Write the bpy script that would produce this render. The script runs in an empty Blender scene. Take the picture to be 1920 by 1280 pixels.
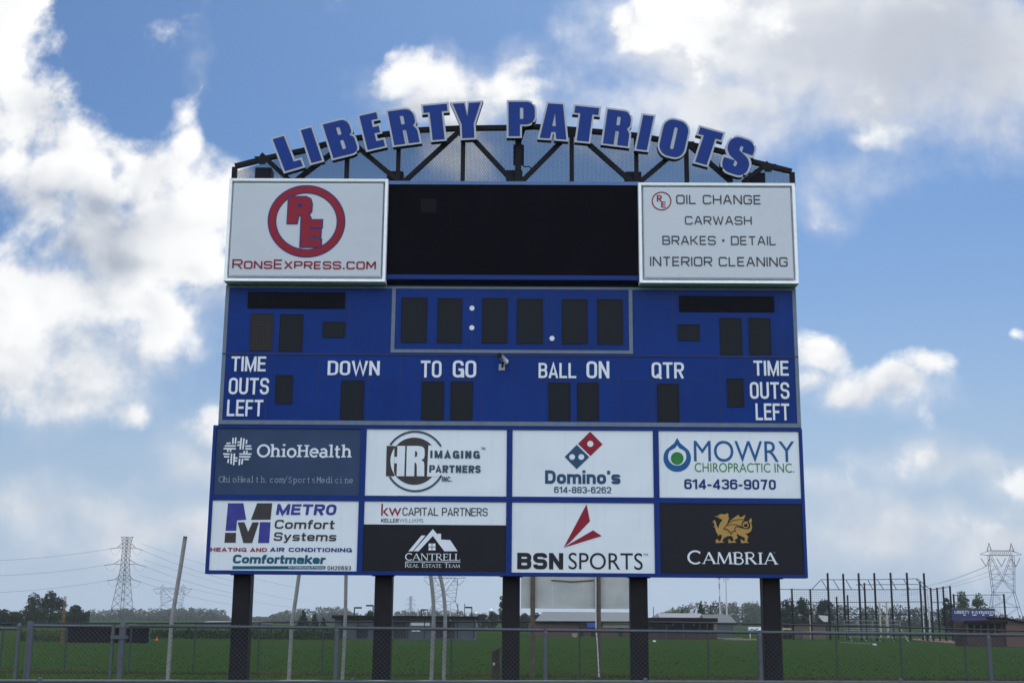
import bpy, math, random
from mathutils import Vector, Matrix
from mathutils.geometry import tessellate_polygon
random.seed(7)
R = math.radians
S = bpy.context.scene
COL = S.collection

# ------------------------------------------------------------------ camera
FPX, W0, H0 = 2396.0, 1920.0, 1280.0            # focal length in photo pixels, photo size
EYE = Vector((0, 0, 2.0))
PITCH = math.atan((1160 - 640) / FPX)
ROT = Matrix.Rotation(0.0105, 3, 'Z') @ Matrix.Rotation(R(90) + PITCH, 3, 'X') @ Matrix.Rotation(0.0077, 3, 'Z')
cd = bpy.data.cameras.new('camera'); cam = bpy.data.objects.new('camera', cd); COL.objects.link(cam)
cam.matrix_world = Matrix.Translation(EYE) @ ROT.to_4x4()
cd.sensor_width = 36; cd.lens = FPX / W0 * 36; cd.clip_start = 0.1; cd.clip_end = 6000
S.camera = cam

def ray(px, py):
    return ROT @ Vector(((px - 960) / FPX, (640 - py) / FPX, -1))
def at(px, py, Y):                                # the point at distance Y that stands there in the photo
    d = ray(px, py); return EYE + d * (Y / d.y)
def horizon(px):
    return 1160 + (px - 960) * 0.0077

# ------------------------------------------------------------------ light and sky
SUN_EL, SUN_AZ = R(52), R(14)
sd = bpy.data.lights.new('sun', 'SUN'); sun = bpy.data.objects.new('sun', sd); COL.objects.link(sun)
sd.energy = 2.0; sd.angle = R(0.6); sd.color = (1, .95, .88)
sdir = Vector((math.sin(SUN_AZ) * math.cos(SUN_EL), math.cos(SUN_AZ) * math.cos(SUN_EL), math.sin(SUN_EL)))
sun.rotation_euler = sdir.to_track_quat('Z', 'Y').to_euler(); sun.location = (20, 30, 60)
S.view_settings.view_transform = 'Standard'; S.view_settings.look = 'None'
S.view_settings.exposure = 0; S.view_settings.gamma = 1

class G:                                           # small helper to write node trees
    def __init__(s, t): s.t = t
    def n(s, kind, **kw):
        x = s.t.nodes.new(kind)
        for k, v in kw.items(): setattr(x, k, v)
        return x
    def put(s, sock, v):
        if v is None: return
        if isinstance(v, bpy.types.NodeSocket): s.t.links.new(v, sock)
        else: sock.default_value = v
    def m(s, op, a, b=None, c=None, clamp=False):
        x = s.n('ShaderNodeMath', operation=op, use_clamp=clamp)
        for i, v in enumerate((a, b, c)): s.put(x.inputs[i], v)
        return x.outputs[0]
    def v(s, op, a, b=None, scale=None):
        x = s.n('ShaderNodeVectorMath', operation=op)
        s.put(x.inputs[0], a); s.put(x.inputs[1], b)
        if scale is not None: s.put(x.inputs['Scale'], scale)
        return x.outputs['Value'] if op in ('LENGTH', 'DOT_PRODUCT', 'DISTANCE') else x.outputs[0]
    def ramp(s, x, a, b, lo=0., hi=1.):
        q = s.n('ShaderNodeMapRange', interpolation_type='SMOOTHSTEP')
        for i, v in enumerate((x, a, b, lo, hi)): s.put(q.inputs[i], v)
        return q.outputs[0]
    def noise(s, vec, scale, detail=4, rough=.5, dist=0):
        q = s.n('ShaderNodeTexNoise')
        s.put(q.inputs['Vector'], vec); q.inputs['Scale'].default_value = scale
        q.inputs['Detail'].default_value = detail; q.inputs['Roughness'].default_value = rough
        q.inputs['Distortion'].default_value = dist
        return q.outputs[0], q.outputs[1]
    def mix(s, f, a, b):
        q = s.n('ShaderNodeMix', data_type='RGBA')
        s.put(q.inputs[0], f); s.put(q.inputs[6], a); s.put(q.inputs[7], b)
        return q.outputs[2]

# clouds: (centre x, centre y, radius x, radius y in photo pixels, weight, tilt degrees)
CRISP = [
    (0, 60, 105, 130, 1.0), (30, 190, 95, 110, .95), (70, 215, 60, 50, .75), (10, 300, 60, 60, .7),
    (130, 330, 110, 100, .95), (215, 290, 60, 55, .75), (270, 330, 95, 85, .9), (342, 215, 42, 52, .78), (348, 275, 46, 52, .85), (376, 165, 17, 60, .55),
    (400, 400, 120, 105, 1.05), (330, 420, 150, 120, 1.05), (210, 460, 190, 130, 1.05), (70, 420, 130, 90, .85), (90, 580, 210, 130, 1.1), (250, 580, 170, 100, .95), (360, 500, 100, 80, .85), (40, 680, 190, 95, .9),
    (228, 800, 48, 30, .62), (388, 815, 46, 62, .62),
    (765, 135, 66, 76, 1.0), (840, 150, 105, 70, 1.0), (925, 150, 85, 52, .85), (975, 125, 50, 38, .7), (730, 78, 34, 36, .68), (815, 205, 110, 60, .85),
    (1225, 50, 70, 100, .9), (1300, 30, 100, 90, .8), (1215, 150, 60, 70, .66), (1300, 130, 90, 80, .55), (1168, 50, 32, 70, .62), (1420, 20, 120, 80, .5),
    (1635, 258, 46, 34, .62),
    (1540, 660, 66, 58, .92), (1520, 720, 62, 46, .85), (1735, 680, 70, 44, .88), (1690, 708, 90, 38, .8), (1620, 735, 110, 34, .72), (1905, 622, 34, 20, .55),
    (1740, 880, 70, 34, .58), (1880, 900, 80, 36, .6), (130, 930, 60, 26, .5), (1850, 985, 110, 30, .55)]
SOFT = [
    (1270, 70, 130, 170, 1.3), (1480, 70, 360, 170, 1.2), (1760, 80, 320, 190, 1.15), (1330, 190, 260, 120, 1.0), (1650, 190, 300, 95, .72), (1860, 230, 200, 110, .62),
    (1600, 330, 130, 80, .58), (1545, 390, 80, 70, .45), (1640, 265, 80, 60, .5),
    (860, 170, 180, 110, .85), (960, 110, 90, 60, .5), (868, 300, 70, 70, .62), (375, 150, 34, 90, .45),
    (100, 630, 300, 130, .85), (60, 740, 260, 70, .62), (390, 560, 130, 110, .6), (345, 880, 150, 80, .66), (110, 950, 270, 70, .70), (300, 1000, 280, 80, .74), (395, 830, 80, 80, .6),
    (1640, 735, 190, 50, .68), (1800, 890, 170, 62, .72), (1650, 1000, 310, 66, .74), (1870, 1010, 220, 80, .76), (1560, 940, 90, 40, .45), (1000, 1000, 500, 60, .45)]

LIT = [(405, 365, 75, 75, 1.), (360, 455, 90, 60, 1.), (280, 545, 110, 60, 1.), (170, 610, 140, 60, 1.), (50, 600, 90, 50, .8), (45, 60, 70, 110, .9), (342, 235, 46, 66, 1.), (120, 320, 60, 40, .7), (1255, 75, 90, 90, 1.), (765, 130, 70, 60, .8), (20, 480, 70, 40, .7)]
DIM = [(215, 430, 130, 70, 1.), (120, 470, 110, 60, .8), (60, 380, 90, 40, .8), (250, 500, 70, 40, .7), (120, 740, 220, 60, .7), (60, 210, 60, 60, .5), (1720, 725, 110, 34, 1.), (1540, 740, 80, 34, .6), (860, 200, 110, 40, .5)]

def cloud_cover(name, blobs):
    t = bpy.data.node_groups.new(name, 'ShaderNodeTree')
    t.interface.new_socket('Q', in_out='INPUT', socket_type='NodeSocketVector')
    t.interface.new_socket('C', in_out='OUTPUT', socket_type='NodeSocketFloat')
    g = G(t); i = g.n('NodeGroupInput'); o = g.n('NodeGroupOutput')
    Q = i.outputs[0]; cov = None; nxt = Q
    for (cx, cy, rx, ry, w) in blobs:
        c = ray(cx, cy); u, v = c.x / c.y, c.z / c.y
        k = 1.4 / (FPX * c.y / c.length)
        sx, sy = 1 / (rx * k), 1 / (ry * k)
        x = g.n('ShaderNodeVectorMath', operation='MULTIPLY_ADD')
        g.put(x.inputs[0], nxt); x.inputs[1].default_value = (sx, sy, 0); x.inputs[2].default_value = (-u * sx, -v * sy, 0)
        b = g.m('MULTIPLY_ADD', g.v('LENGTH', x.outputs[0]), -w * 1.12, w * 1.12)
        cov = g.m('MAXIMUM', b, 0.) if cov is None else g.m('SMOOTH_MAX', cov, b, .16)
        y = g.n('ShaderNodeVectorMath', operation='MULTIPLY_ADD')   # one after another keeps the node stack short
        g.put(y.inputs[0], cov); y.inputs[1].default_value = (0, 0, 1); g.put(y.inputs[2], Q); nxt = y.outputs[0]
    t.links.new(cov, o.inputs[0])
    return t

wd = bpy.data.worlds.new('World'); S.world = wd; wd.use_nodes = True
wd.cycles.sampling_method = 'MANUAL'; wd.cycles.sample_map_resolution = 512
g = G(wd.node_tree); wd.node_tree.nodes.clear()
D = g.n('ShaderNodeTexCoord').outputs['Generated']
sep = g.n('ShaderNodeSeparateXYZ'); g.put(sep.inputs[0], D)
dx, dy, dz = sep.outputs
yy = g.m('MAXIMUM', dy, .08)
cmb = g.n('ShaderNodeCombineXYZ'); g.put(cmb.inputs[0], g.m('DIVIDE', dx, yy)); g.put(cmb.inputs[1], g.m('DIVIDE', dz, yy))
P = cmb.outputs[0]
CG = cloud_cover('cloud_cover', CRISP); CS = cloud_cover('soft_cloud_cover', SOFT)
def cover(p, grp):
    x = g.n('ShaderNodeGroup', node_tree=grp); g.put(x.inputs[0], p); return x.outputs[0]
def noise2(p, scale, detail, rough, dist=0, out=0):
    q = g.n('ShaderNodeTexNoise', noise_dimensions='2D'); g.put(q.inputs['Vector'], p); q.inputs['Scale'].default_value = scale
    q.inputs['Detail'].default_value = detail; q.inputs['Roughness'].default_value = rough; q.inputs['Distortion'].default_value = dist
    return q.outputs[out]
sunp = ray(1150, -250); sunp = Vector((sunp.x / sunp.y, sunp.z / sunp.y, 0))
tosun = g.v('NORMALIZE', g.v('SUBTRACT', tuple(sunp), P))
wob = g.v('SCALE', g.v('SUBTRACT', noise2(P, 9., 2, .55, out=1), (.5, .5, .5)), scale=.050)
Q = g.v('ADD', P, wob)
c0 = cover(Q, CG)
c2 = cover(g.v('ADD', Q, g.v('SCALE', tosun, scale=.045)), CG)
cs = cover(Q, CS)
P_ = g.v('ADD', P, g.v('SCALE', wob, scale=.35))
na = noise2(P_, 15., 7, .56)
nb = noise2(g.v('ADD', P_, g.v('SCALE', tosun, scale=.016)), 15., 3, .5)
soft = noise2(P, 4.5, 1, .5)                        # some edges crisp, some drawn out into veils
d0 = g.m('ADD', c0, g.m('MULTIPLY', g.m('SUBTRACT', na, .5), 1.6))
alpha = g.ramp(d0, g.m('MULTIPLY_ADD', soft, -.30, .42), g.m('MULTIPLY_ADD', soft, .62, .44))
relief = g.ramp(g.m('SUBTRACT', nb, na), -.16, .22)
depth = g.ramp(c2, .45, 1.15)
mid = noise2(P, 6.5, 3, .5)
shade = g.m('ADD', g.m('MULTIPLY', relief, .34), g.m('MULTIPLY', depth, g.ramp(mid, .36, .66, .08, .85)))
lit = cover(Q, cloud_cover('lit_cloud', LIT)); dim = cover(Q, cloud_cover('dim_cloud', DIM))
shade = g.m('ADD', g.m('MULTIPLY', shade, g.m('SUBTRACT', 1., g.m('MULTIPLY', lit, .9, clamp=True))), g.m('MULTIPLY', dim, .38), clamp=True)
ccol = g.mix(shade, (1.06, 1.06, 1.05, 1), (.44, .49, .58, 1))
asoft = g.m('MULTIPLY', g.ramp(g.m('ADD', cs, g.m('MULTIPLY', g.m('SUBTRACT', na, .5), 1.0)), .12, 1.0), .93)
far = g.ramp(g.v('DISTANCE', P, tuple(sunp)), .13, .30)
scol = g.mix(g.m('MULTIPLY', far, g.ramp(g.m('ADD', cs, g.m('MULTIPLY', g.m('SUBTRACT', soft, .5), .8)), .45, 1.25)), g.mix(far, (1.05, 1.05, 1.05, 1), (.86, .87, .89, 1)), (.58, .61, .67, 1))
scol = g.mix(g.m('MULTIPLY', relief, .45), scol, (.54, .59, .67, 1))
# far behind the viewer: unseen cloud, brightened to light the board's front
bn = g.noise(D, 2.6, 3, .55)[0]
balpha = g.ramp(g.m('ADD', bn, .06), .42, .62)
back = g.ramp(dy, .10, -.05)
alpha = g.m('ADD', g.m('MULTIPLY', alpha, g.m('SUBTRACT', 1., back)), g.m('MULTIPLY', balpha, back))
ccol = g.mix(back, ccol, (1.68, 1.86, 2.12, 1))
sky = g.n('ShaderNodeTexSky', sky_type='NISHITA'); sky.sun_disc = False
sky.sun_elevation = SUN_EL; sky.sun_rotation = SUN_AZ; sky.air_density = 1.0; sky.dust_density = 1.2; sky.ozone_density = 2.0
SKYK = 0.075
base = g.v('MULTIPLY', sky.outputs[0], (.56, .83, 1.14))
veil = g.mix(g.m('POWER', g.ramp(dz, .36, .0, 0., .97), 1.5), base, (.47 / SKYK, .585 / SKYK, .735 / SKYK, 1))
front = g.m('SUBTRACT', 1., back)
v1 = g.mix(g.m('MULTIPLY', asoft, front), veil, g.v('SCALE', scol, scale=1 / SKYK))
lowfade = g.m('MULTIPLY', alpha, g.ramp(dz, .0, .16, .30, 1.))
fin = g.mix(lowfade, v1, g.v('SCALE', ccol, scale=1 / SKYK))
bg = g.n('ShaderNodeBackground'); g.put(bg.inputs[0], fin); bg.inputs[1].default_value = SKYK
out = g.n('ShaderNodeOutputWorld'); wd.node_tree.links.new(bg.outputs[0], out.inputs[0])

# ------------------------------------------------------------------ materials
MATS = {}
def mat(name, col, rough=.6, metal=0., var=.12, scale=6., bump=0., bscale=40., spec=.5, coat=0., col2=None, detail=5, streak=0., wave=0., dots=0.):
    if name in MATS: return MATS[name]
    m = bpy.data.materials.new(name); m.use_nodes = True; q = G(m.node_tree)
    p = m.node_tree.nodes['Principled BSDF']
    co = q.n('ShaderNodeTexCoord').outputs['Object']
    nz = q.noise(co, scale, detail, .6)[0]
    f = q.ramp(nz, .3, .7)
    c2 = col2 or tuple(min(1, c * (1 + var)) for c in col)
    c1 = tuple(c * (1 - var) for c in col) if not col2 else col
    cc_ = q.mix(f, (*c1, 1), (*c2, 1))
    if streak:                                        # rain streaks and grime running down the sheet
        sn = q.noise(q.v('MULTIPLY', co, (9., 9., .55)), 1., 5, .6)[0]
        cc_ = q.mix(q.m('MULTIPLY', q.ramp(sn, .50, .78), streak * 2.2), cc_, tuple(c * .55 for c in col) + (1,))
    if dots:                                          # rows of unlit lamps
        sp_ = q.n('ShaderNodeSeparateXYZ'); q.put(sp_.inputs[0], co)
        fa = [q.m('ABSOLUTE', q.m('SUBTRACT', q.m('FRACT', q.m('DIVIDE', sp_.outputs[k_], dots)), .5)) for k_ in (0, 2)]
        cc_ = q.mix(q.ramp(q.m('ADD', q.m('POWER', fa[0], 2.), q.m('POWER', fa[1], 2.)), .09, .03), cc_, tuple(c * 1.7 + .0015 for c in col) + (1,))
    q.put(p.inputs['Base Color'], cc_)
    q.put(p.inputs['Roughness'], q.ramp(nz, .2, .8, max(.02, rough - .08), min(1, rough + .08)))
    p.inputs['Metallic'].default_value = metal; p.inputs['Specular IOR Level'].default_value = spec
    p.inputs['Coat Weight'].default_value = coat; p.inputs['Coat Roughness'].default_value = .04
    if bump:
        b = q.n('ShaderNodeBump'); b.inputs['Strength'].default_value = bump; b.inputs['Distance'].default_value = .02
        q.put(b.inputs['Height'], q.noise(co, bscale, 4, .6)[0]); m.node_tree.links.new(b.outputs[0], p.inputs['Normal'])
    if wave:                                          # slightly buckled sheet
        b = q.n('ShaderNodeBump'); b.inputs['Strength'].default_value = wave; b.inputs['Distance'].default_value = .05
        q.put(b.inputs['Height'], q.noise(co, 1.6, 2, .5)[0]); m.node_tree.links.new(b.outputs[0], p.inputs['Normal'])
    MATS[name] = m; return m
def leaf_mat(name, dark, light):
    if name in MATS: return MATS[name]
    m = bpy.data.materials.new(name); m.use_nodes = True; q = G(m.node_tree)
    p = m.node_tree.nodes['Principled BSDF']
    geo = q.n('ShaderNodeNewGeometry')
    nz = q.noise(geo.outputs['Position'], .35, 3, .6)[0]
    f = q.m('ADD', q.m('MULTIPLY', q.ramp(nz, .35, .65), .6), q.m('MULTIPLY', geo.outputs['Random Per Island'], .4))
    c = q.mix(f, (*dark, 1), (*light, 1))
    q.put(p.inputs['Base Color'], c); p.inputs['Roughness'].default_value = .8; p.inputs['Specular IOR Level'].default_value = .04
    tr = q.n('ShaderNodeBsdfTranslucent'); q.put(tr.inputs[0], c)
    mx = q.n('ShaderNodeMixShader'); mx.inputs[0].default_value = .25
    m.node_tree.links.new(p.outputs[0], mx.inputs[1]); m.node_tree.links.new(tr.outputs[0], mx.inputs[2])
    m.node_tree.links.new(mx.outputs[0], m.node_tree.nodes['Material Output'].inputs[0])
    MATS[name] = m; return m

BLUE = mat('royal_blue_paint', (.0048, .0305, .180), .45, var=.13, scale=1.1, bump=.03, bscale=3, spec=.10, streak=.10)
BLUE_RAIL = mat('blue_frame_paint', (.0048, .027, .170), .42, var=.06, scale=3, spec=.15)
TRIM = mat('grey_trim_paint', (.15, .185, .235), .5, var=.10, scale=8, spec=.15)
DIGIT = mat('digit_window_black', (.008, .0095, .014), .55, var=.18, scale=9, spec=.15, dots=.052)
DIGIT_B = mat('digit_window_brownish', (.024, .020, .021), .6, var=.25, scale=9, spec=.15, dots=.052)
SEAM = mat('seam_dark', (.006, .012, .07), .6)
BLACK = mat('black_steel', (.006, .006, .009), .6, var=.2, scale=5, bump=.04, spec=.15)
POSTM = mat('dark_brown_post', (.016, .0135, .016), .55, var=.22, scale=3, bump=.06, bscale=12, spec=.15)
WHITE = mat('white_vinyl', (.71, .75, .79), .42, var=.035, scale=.9, streak=.05, wave=.35)
SIGNW = mat('white_sign_acrylic', (.50, .53, .57), .3, var=.03, scale=1.2, spec=.3, coat=.6)
ALU = mat('white_aluminium', (.93, .94, .95), .4, spec=.5, var=.05, scale=9)
WLET = mat('white_lettering', (.70, .73, .79), .45, var=.03, scale=12)
SILVER = mat('silver_letter_edge', (.41, .43, .47), .5, metal=0., var=.05, scale=8)
LBLUE = mat('blue_letter_face', (.0055, .033, .205), .42, var=.08, scale=7, spec=.15)
NAVYP = mat('slate_navy_vinyl', (.028, .053, .115), .5, var=.20, scale=.8, spec=.2, wave=.35)
DARKP = mat('charcoal_vinyl', (.012, .012, .0155), .4, var=.10, scale=2, spec=.15)
RED = mat('print_red', (.26, .017, .034), .5, var=.08, spec=.15)
INK = mat('print_ink_black', (.022, .022, .03), .45, spec=.15)
INKB = mat('print_ink_navy', (.018, .035, .16), .45, spec=.15)
SLATE = mat('print_slate', (.05, .075, .11), .45, spec=.15)
TEAL = mat('print_teal', (.015, .10, .15), .45, spec=.15)
GREEN = mat('print_green', (.035, .20, .05), .45, spec=.15)
DBLUE = mat('print_sky_blue', (.018, .10, .27), .45, spec=.15)
GOLD = mat('print_gold', (.42, .245, .07), .5, var=.05, spec=.15)
PURPLE = mat('print_violet_blue', (.05, .05, .26), .45, spec=.15)
DOMB = mat('print_steel_blue', (.03, .075, .15), .45, spec=.15)
CHAR = mat('print_charcoal', (.055, .045, .05), .45, spec=.15)
GALV = mat('galvanised_steel', (.068, .078, .094), .55, metal=.1, var=.15, scale=14)
WIRE = mat('galvanised_wire', (.060, .068, .082), .55, metal=.1, var=.1, scale=10)
DARKRAIL = mat('dark_rail', (.012, .014, .018), .6)
POLEW = mat('weathered_white_pole', (.25, .245, .24), .6, var=.14, scale=7, bump=.05)
WOOD = mat('weathered_post_wood', (.085, .062, .050), .85, var=.3, scale=7, bump=.25, bscale=25)

# ------------------------------------------------------------------ mesh builder
class MB:
    def __init__(s): s.v = []; s.f = []
    def add(s, vs, fs):
        o = len(s.v); s.v += [Vector(p) for p in vs]; s.f += [tuple(i + o for i in f) for f in fs]; return s
    def box(s, x0, x1, y0, y1, z0, z1):
        return s.add([(x, y, z) for z in (z0, z1) for y in (y0, y1) for x in (x0, x1)],
                     [(0, 2, 3, 1), (4, 5, 7, 6), (0, 1, 5, 4), (2, 6, 7, 3), (0, 4, 6, 2), (1, 3, 7, 5)])
    def tube(s, pts, r, n=8, r2=None, cap=True):
        pts = [Vector(p) for p in pts]; k = len(pts); vs = []; fs = []
        for i, p in enumerate(pts):
            t = (pts[min(i + 1, k - 1)] - pts[max(i - 1, 0)]).normalized()
            a = t.cross(Vector((0, 1, 0)) if abs(t.y) < .9 else Vector((1, 0, 0))).normalized(); b = t.cross(a)
            rr = r if r2 is None else r + (r2 - r) * i / max(1, k - 1)
            vs += [p + (a * math.cos(2 * math.pi * (j + .5) / n) + b * math.sin(2 * math.pi * (j + .5) / n)) * rr for j in range(n)]
        for i in range(k - 1):
            for j in range(n):
                q = (j + 1) % n; fs.append((i * n + j, i * n + q, i * n + n + q, i * n + n + j))
        if cap: fs += [tuple(range(n)), tuple(range(k * n - 1, k * n - n - 1, -1))]
        return s.add(vs, fs)
    def bar(s, a, b, w): return s.tube([a, b], w * .7071, 4)
    def poly(s, outer, Y, holes=()):                # flat face in the plane y = Y, seen from -y; (x, z) points
        loops = [[Vector((p[0], p[1], 0)) for p in L] for L in (outer, *holes)]
        pts = [p for L in loops for p in L]
        tri = []
        for t in tessellate_polygon(loops):
            a, b, c = (pts[i] for i in t)
            cr = (b - a).cross(c - a).z
            if abs(cr) < 1e-12: continue
            tri.append(t if cr > 0 else (t[0], t[2], t[1]))
        return s.add([(p.x, Y, p.y) for p in pts], tri)
    def wall(s, outer, Y0, Y1):
        n = len(outer)
        return s.add([(p[0], Y0, p[1]) for p in outer] + [(p[0], Y1, p[1]) for p in outer],
                     [(i, n + i, n + (i + 1) % n, (i + 1) % n) for i in range(n)])
    def prism(s, outer, Y0, Y1):
        s.poly(outer, Y0); s.wall(outer, Y0, Y1)
        k = MB().poly(outer, Y1); s.add(k.v, [tuple(reversed(f)) for f in k.f]); return s
    def loft(s, X0, X1, Z0, Z1, prof, fill=True):    # rectangle rings: (inset, y)
        vs = []; fs = []
        for d, y in prof: vs += [(X0 + d, y, Z0 + d), (X1 - d, y, Z0 + d), (X1 - d, y, Z1 - d), (X0 + d, y, Z1 - d)]
        for i in range(len(prof) - 1):
            for j in range(4):
                q = (j + 1) % 4; fs.append((i * 4 + j, i * 4 + q, i * 4 + 4 + q, i * 4 + 4 + j))
        if fill: k = len(prof) * 4; fs.append((k - 4, k - 3, k - 2, k - 1))
        return s.add(vs, fs)
    def build(s, name, m, parent=None, smooth=False, **props):
        me = bpy.data.meshes.new(name)
        if parent is not None: org = parent_origin(parent)
        else:
            xs = [p.x for p in s.v]; ys = [p.y for p in s.v]
            org = Vector(((min(xs) + max(xs)) / 2, (min(ys) + max(ys)) / 2, min(p.z for p in s.v)))
        me.from_pydata([tuple(p - org) for p in s.v], [], s.f); me.materials.append(m)
        if smooth: me.shade_smooth()
        o = bpy.data.objects.new(name, me); COL.objects.link(o)
        if parent is not None: o.parent = parent
        else: o.location = org
        o['_org'] = list(org)
        for k, v in props.items(): o[k] = v
        return o
def parent_origin(p): return Vector(p['_org'])
def thing(name, label, cat, loc, group=None):
    o = bpy.data.objects.new(name, None); COL.objects.link(o); o.location = loc; o.empty_display_size = .2
    o['_org'] = list(loc); o['label'] = label; o['category'] = cat
    if group: o['group'] = group
    return o
def solo(mb, name, m, label, cat, group=None, smooth=False):
    o = mb.build(name, m, None, smooth); o['label'] = label; o['category'] = cat
    if group: o['group'] = group
    return o
def struct(mb, name, m): return mb.build(name, m, kind='structure')
def copy_tree(o, parent=None, loc=None):
    c = o.copy(); COL.objects.link(c)
    if parent: c.parent = parent
    if loc is not None: c.location = loc
    for ch in list(o.children): copy_tree(ch, c)
    return c

# ------------------------------------------------------------------ plane helpers and lettering
def bx(px, py, Y): p = at(px, py, Y); return p.x, p.z
def rect(x0, y0, x1, y1, Y):
    xm, ym = (x0 + x1) / 2, (y0 + y1) / 2
    return at(x0, ym, Y).x, at(x1, ym, Y).x, at(xm, y1, Y).z, at(xm, y0, Y).z     # X0 X1 Z0 Z1
def pbox(mb, x0, y0, x1, y1, Y, Yb):
    X0, X1, Z0, Z1 = rect(x0, y0, x1, y1, Y); return mb.box(X0, X1, Y, Yb, Z0, Z1)
def mapper(zx, zy, k, Y):                         # photo crop coordinates (offset, scale) -> board plane
    return lambda x, y: bx(zx + x * k, zy + y * k, Y)

_dg = None
def font_mesh(s, bold=0., shear=0., spacing=1., sep=1.):
    c = bpy.data.curves.new('lettering', 'FONT'); c.body = s; c.offset = bold; c.shear = shear; c.space_character = spacing; c.space_word = sep
    c.resolution_u = 5; c.fill_mode = 'FRONT'
    o = bpy.data.objects.new('lettering', c); COL.objects.link(o)
    dg = bpy.context.evaluated_depsgraph_get()
    me = bpy.data.meshes.new_from_object(o.evaluated_get(dg))
    v = [(p.co.x, p.co.y) for p in me.vertices]; f = [tuple(p.vertices) for p in me.polygons]
    bpy.data.objects.remove(o); bpy.data.curves.remove(c); bpy.data.meshes.remove(me)
    return v, f
def fit(mb, v, f, box, Y):
    X0, X1, Z0, Z1 = rect(*box, Y)
    xs = [p[0] for p in v]; ys = [p[1] for p in v]
    a, b, c, d = min(xs), max(xs), min(ys), max(ys)
    vs = [(X0 + (p[0] - a) / (b - a) * (X1 - X0), Y - (p[2] * .0006 if len(p) > 2 else 0), Z0 + (p[1] - c) / (d - c) * (Z1 - Z0)) for p in v]
    fs = []
    for q in f:
        ar = sum(v[q[i]][0] * v[q[(i + 1) % len(q)]][1] - v[q[(i + 1) % len(q)]][0] * v[q[i]][1] for i in range(len(q)))
        fs.append(q if ar > 0 else tuple(reversed(q)))
    mb.add(vs, fs); return mb
def word(s, box, Y, m, parent, name='lettering', bold=0., shear=0., spacing=1., mb=None):
    v, f = font_mesh(s, bold, shear, spacing)
    k = fit(mb or MB(), v, f, box, Y)
    return k if mb is not None else k.build(name, m, parent)

def stroke(pts, w, closed=False):
    q_ = []
    for p in pts:
        if not q_ or math.hypot(p[0] - q_[-1][0], p[1] - q_[-1][1]) > 1e-5: q_.append(p)
    if closed and math.hypot(q_[0][0] - q_[-1][0], q_[0][1] - q_[-1][1]) < 1e-5: q_.pop()
    pts = q_; n = len(pts); L = []; Rr = []
    for i in range(n):
        p = Vector(pts[i])
        a = Vector(pts[(i - 1) % n]) if (closed or i > 0) else None
        b = Vector(pts[(i + 1) % n]) if (closed or i < n - 1) else None
        d1 = (p - a).normalized() if a is not None else None; d2 = (b - p).normalized() if b is not None else None
        d1 = d1 or d2; d2 = d2 or d1
        t = (d1 + d2)
        t = t.normalized() if t.length > 1e-6 else d1
        nrm = Vector((-t.y, t.x)); k = 1 / max(.45, nrm.dot(Vector((-d1.y, d1.x))))
        L.append(p + nrm * w / 2 * k); Rr.append(p - nrm * w / 2 * k)
    v = [(q.x, q.y) for q in L + Rr]; f = []
    for i in range(n if closed else n - 1):
        j = (i + 1) % n; f.append((i, j, n + j, n + i))
    return v, f
def arc(cx, cy, rx, ry, a0, a1, n=14):
    return [(cx + rx * math.cos(R(a0 + (a1 - a0) * i / n)), cy + ry * math.sin(R(a0 + (a1 - a0) * i / n))) for i in range(n + 1)]

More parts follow.
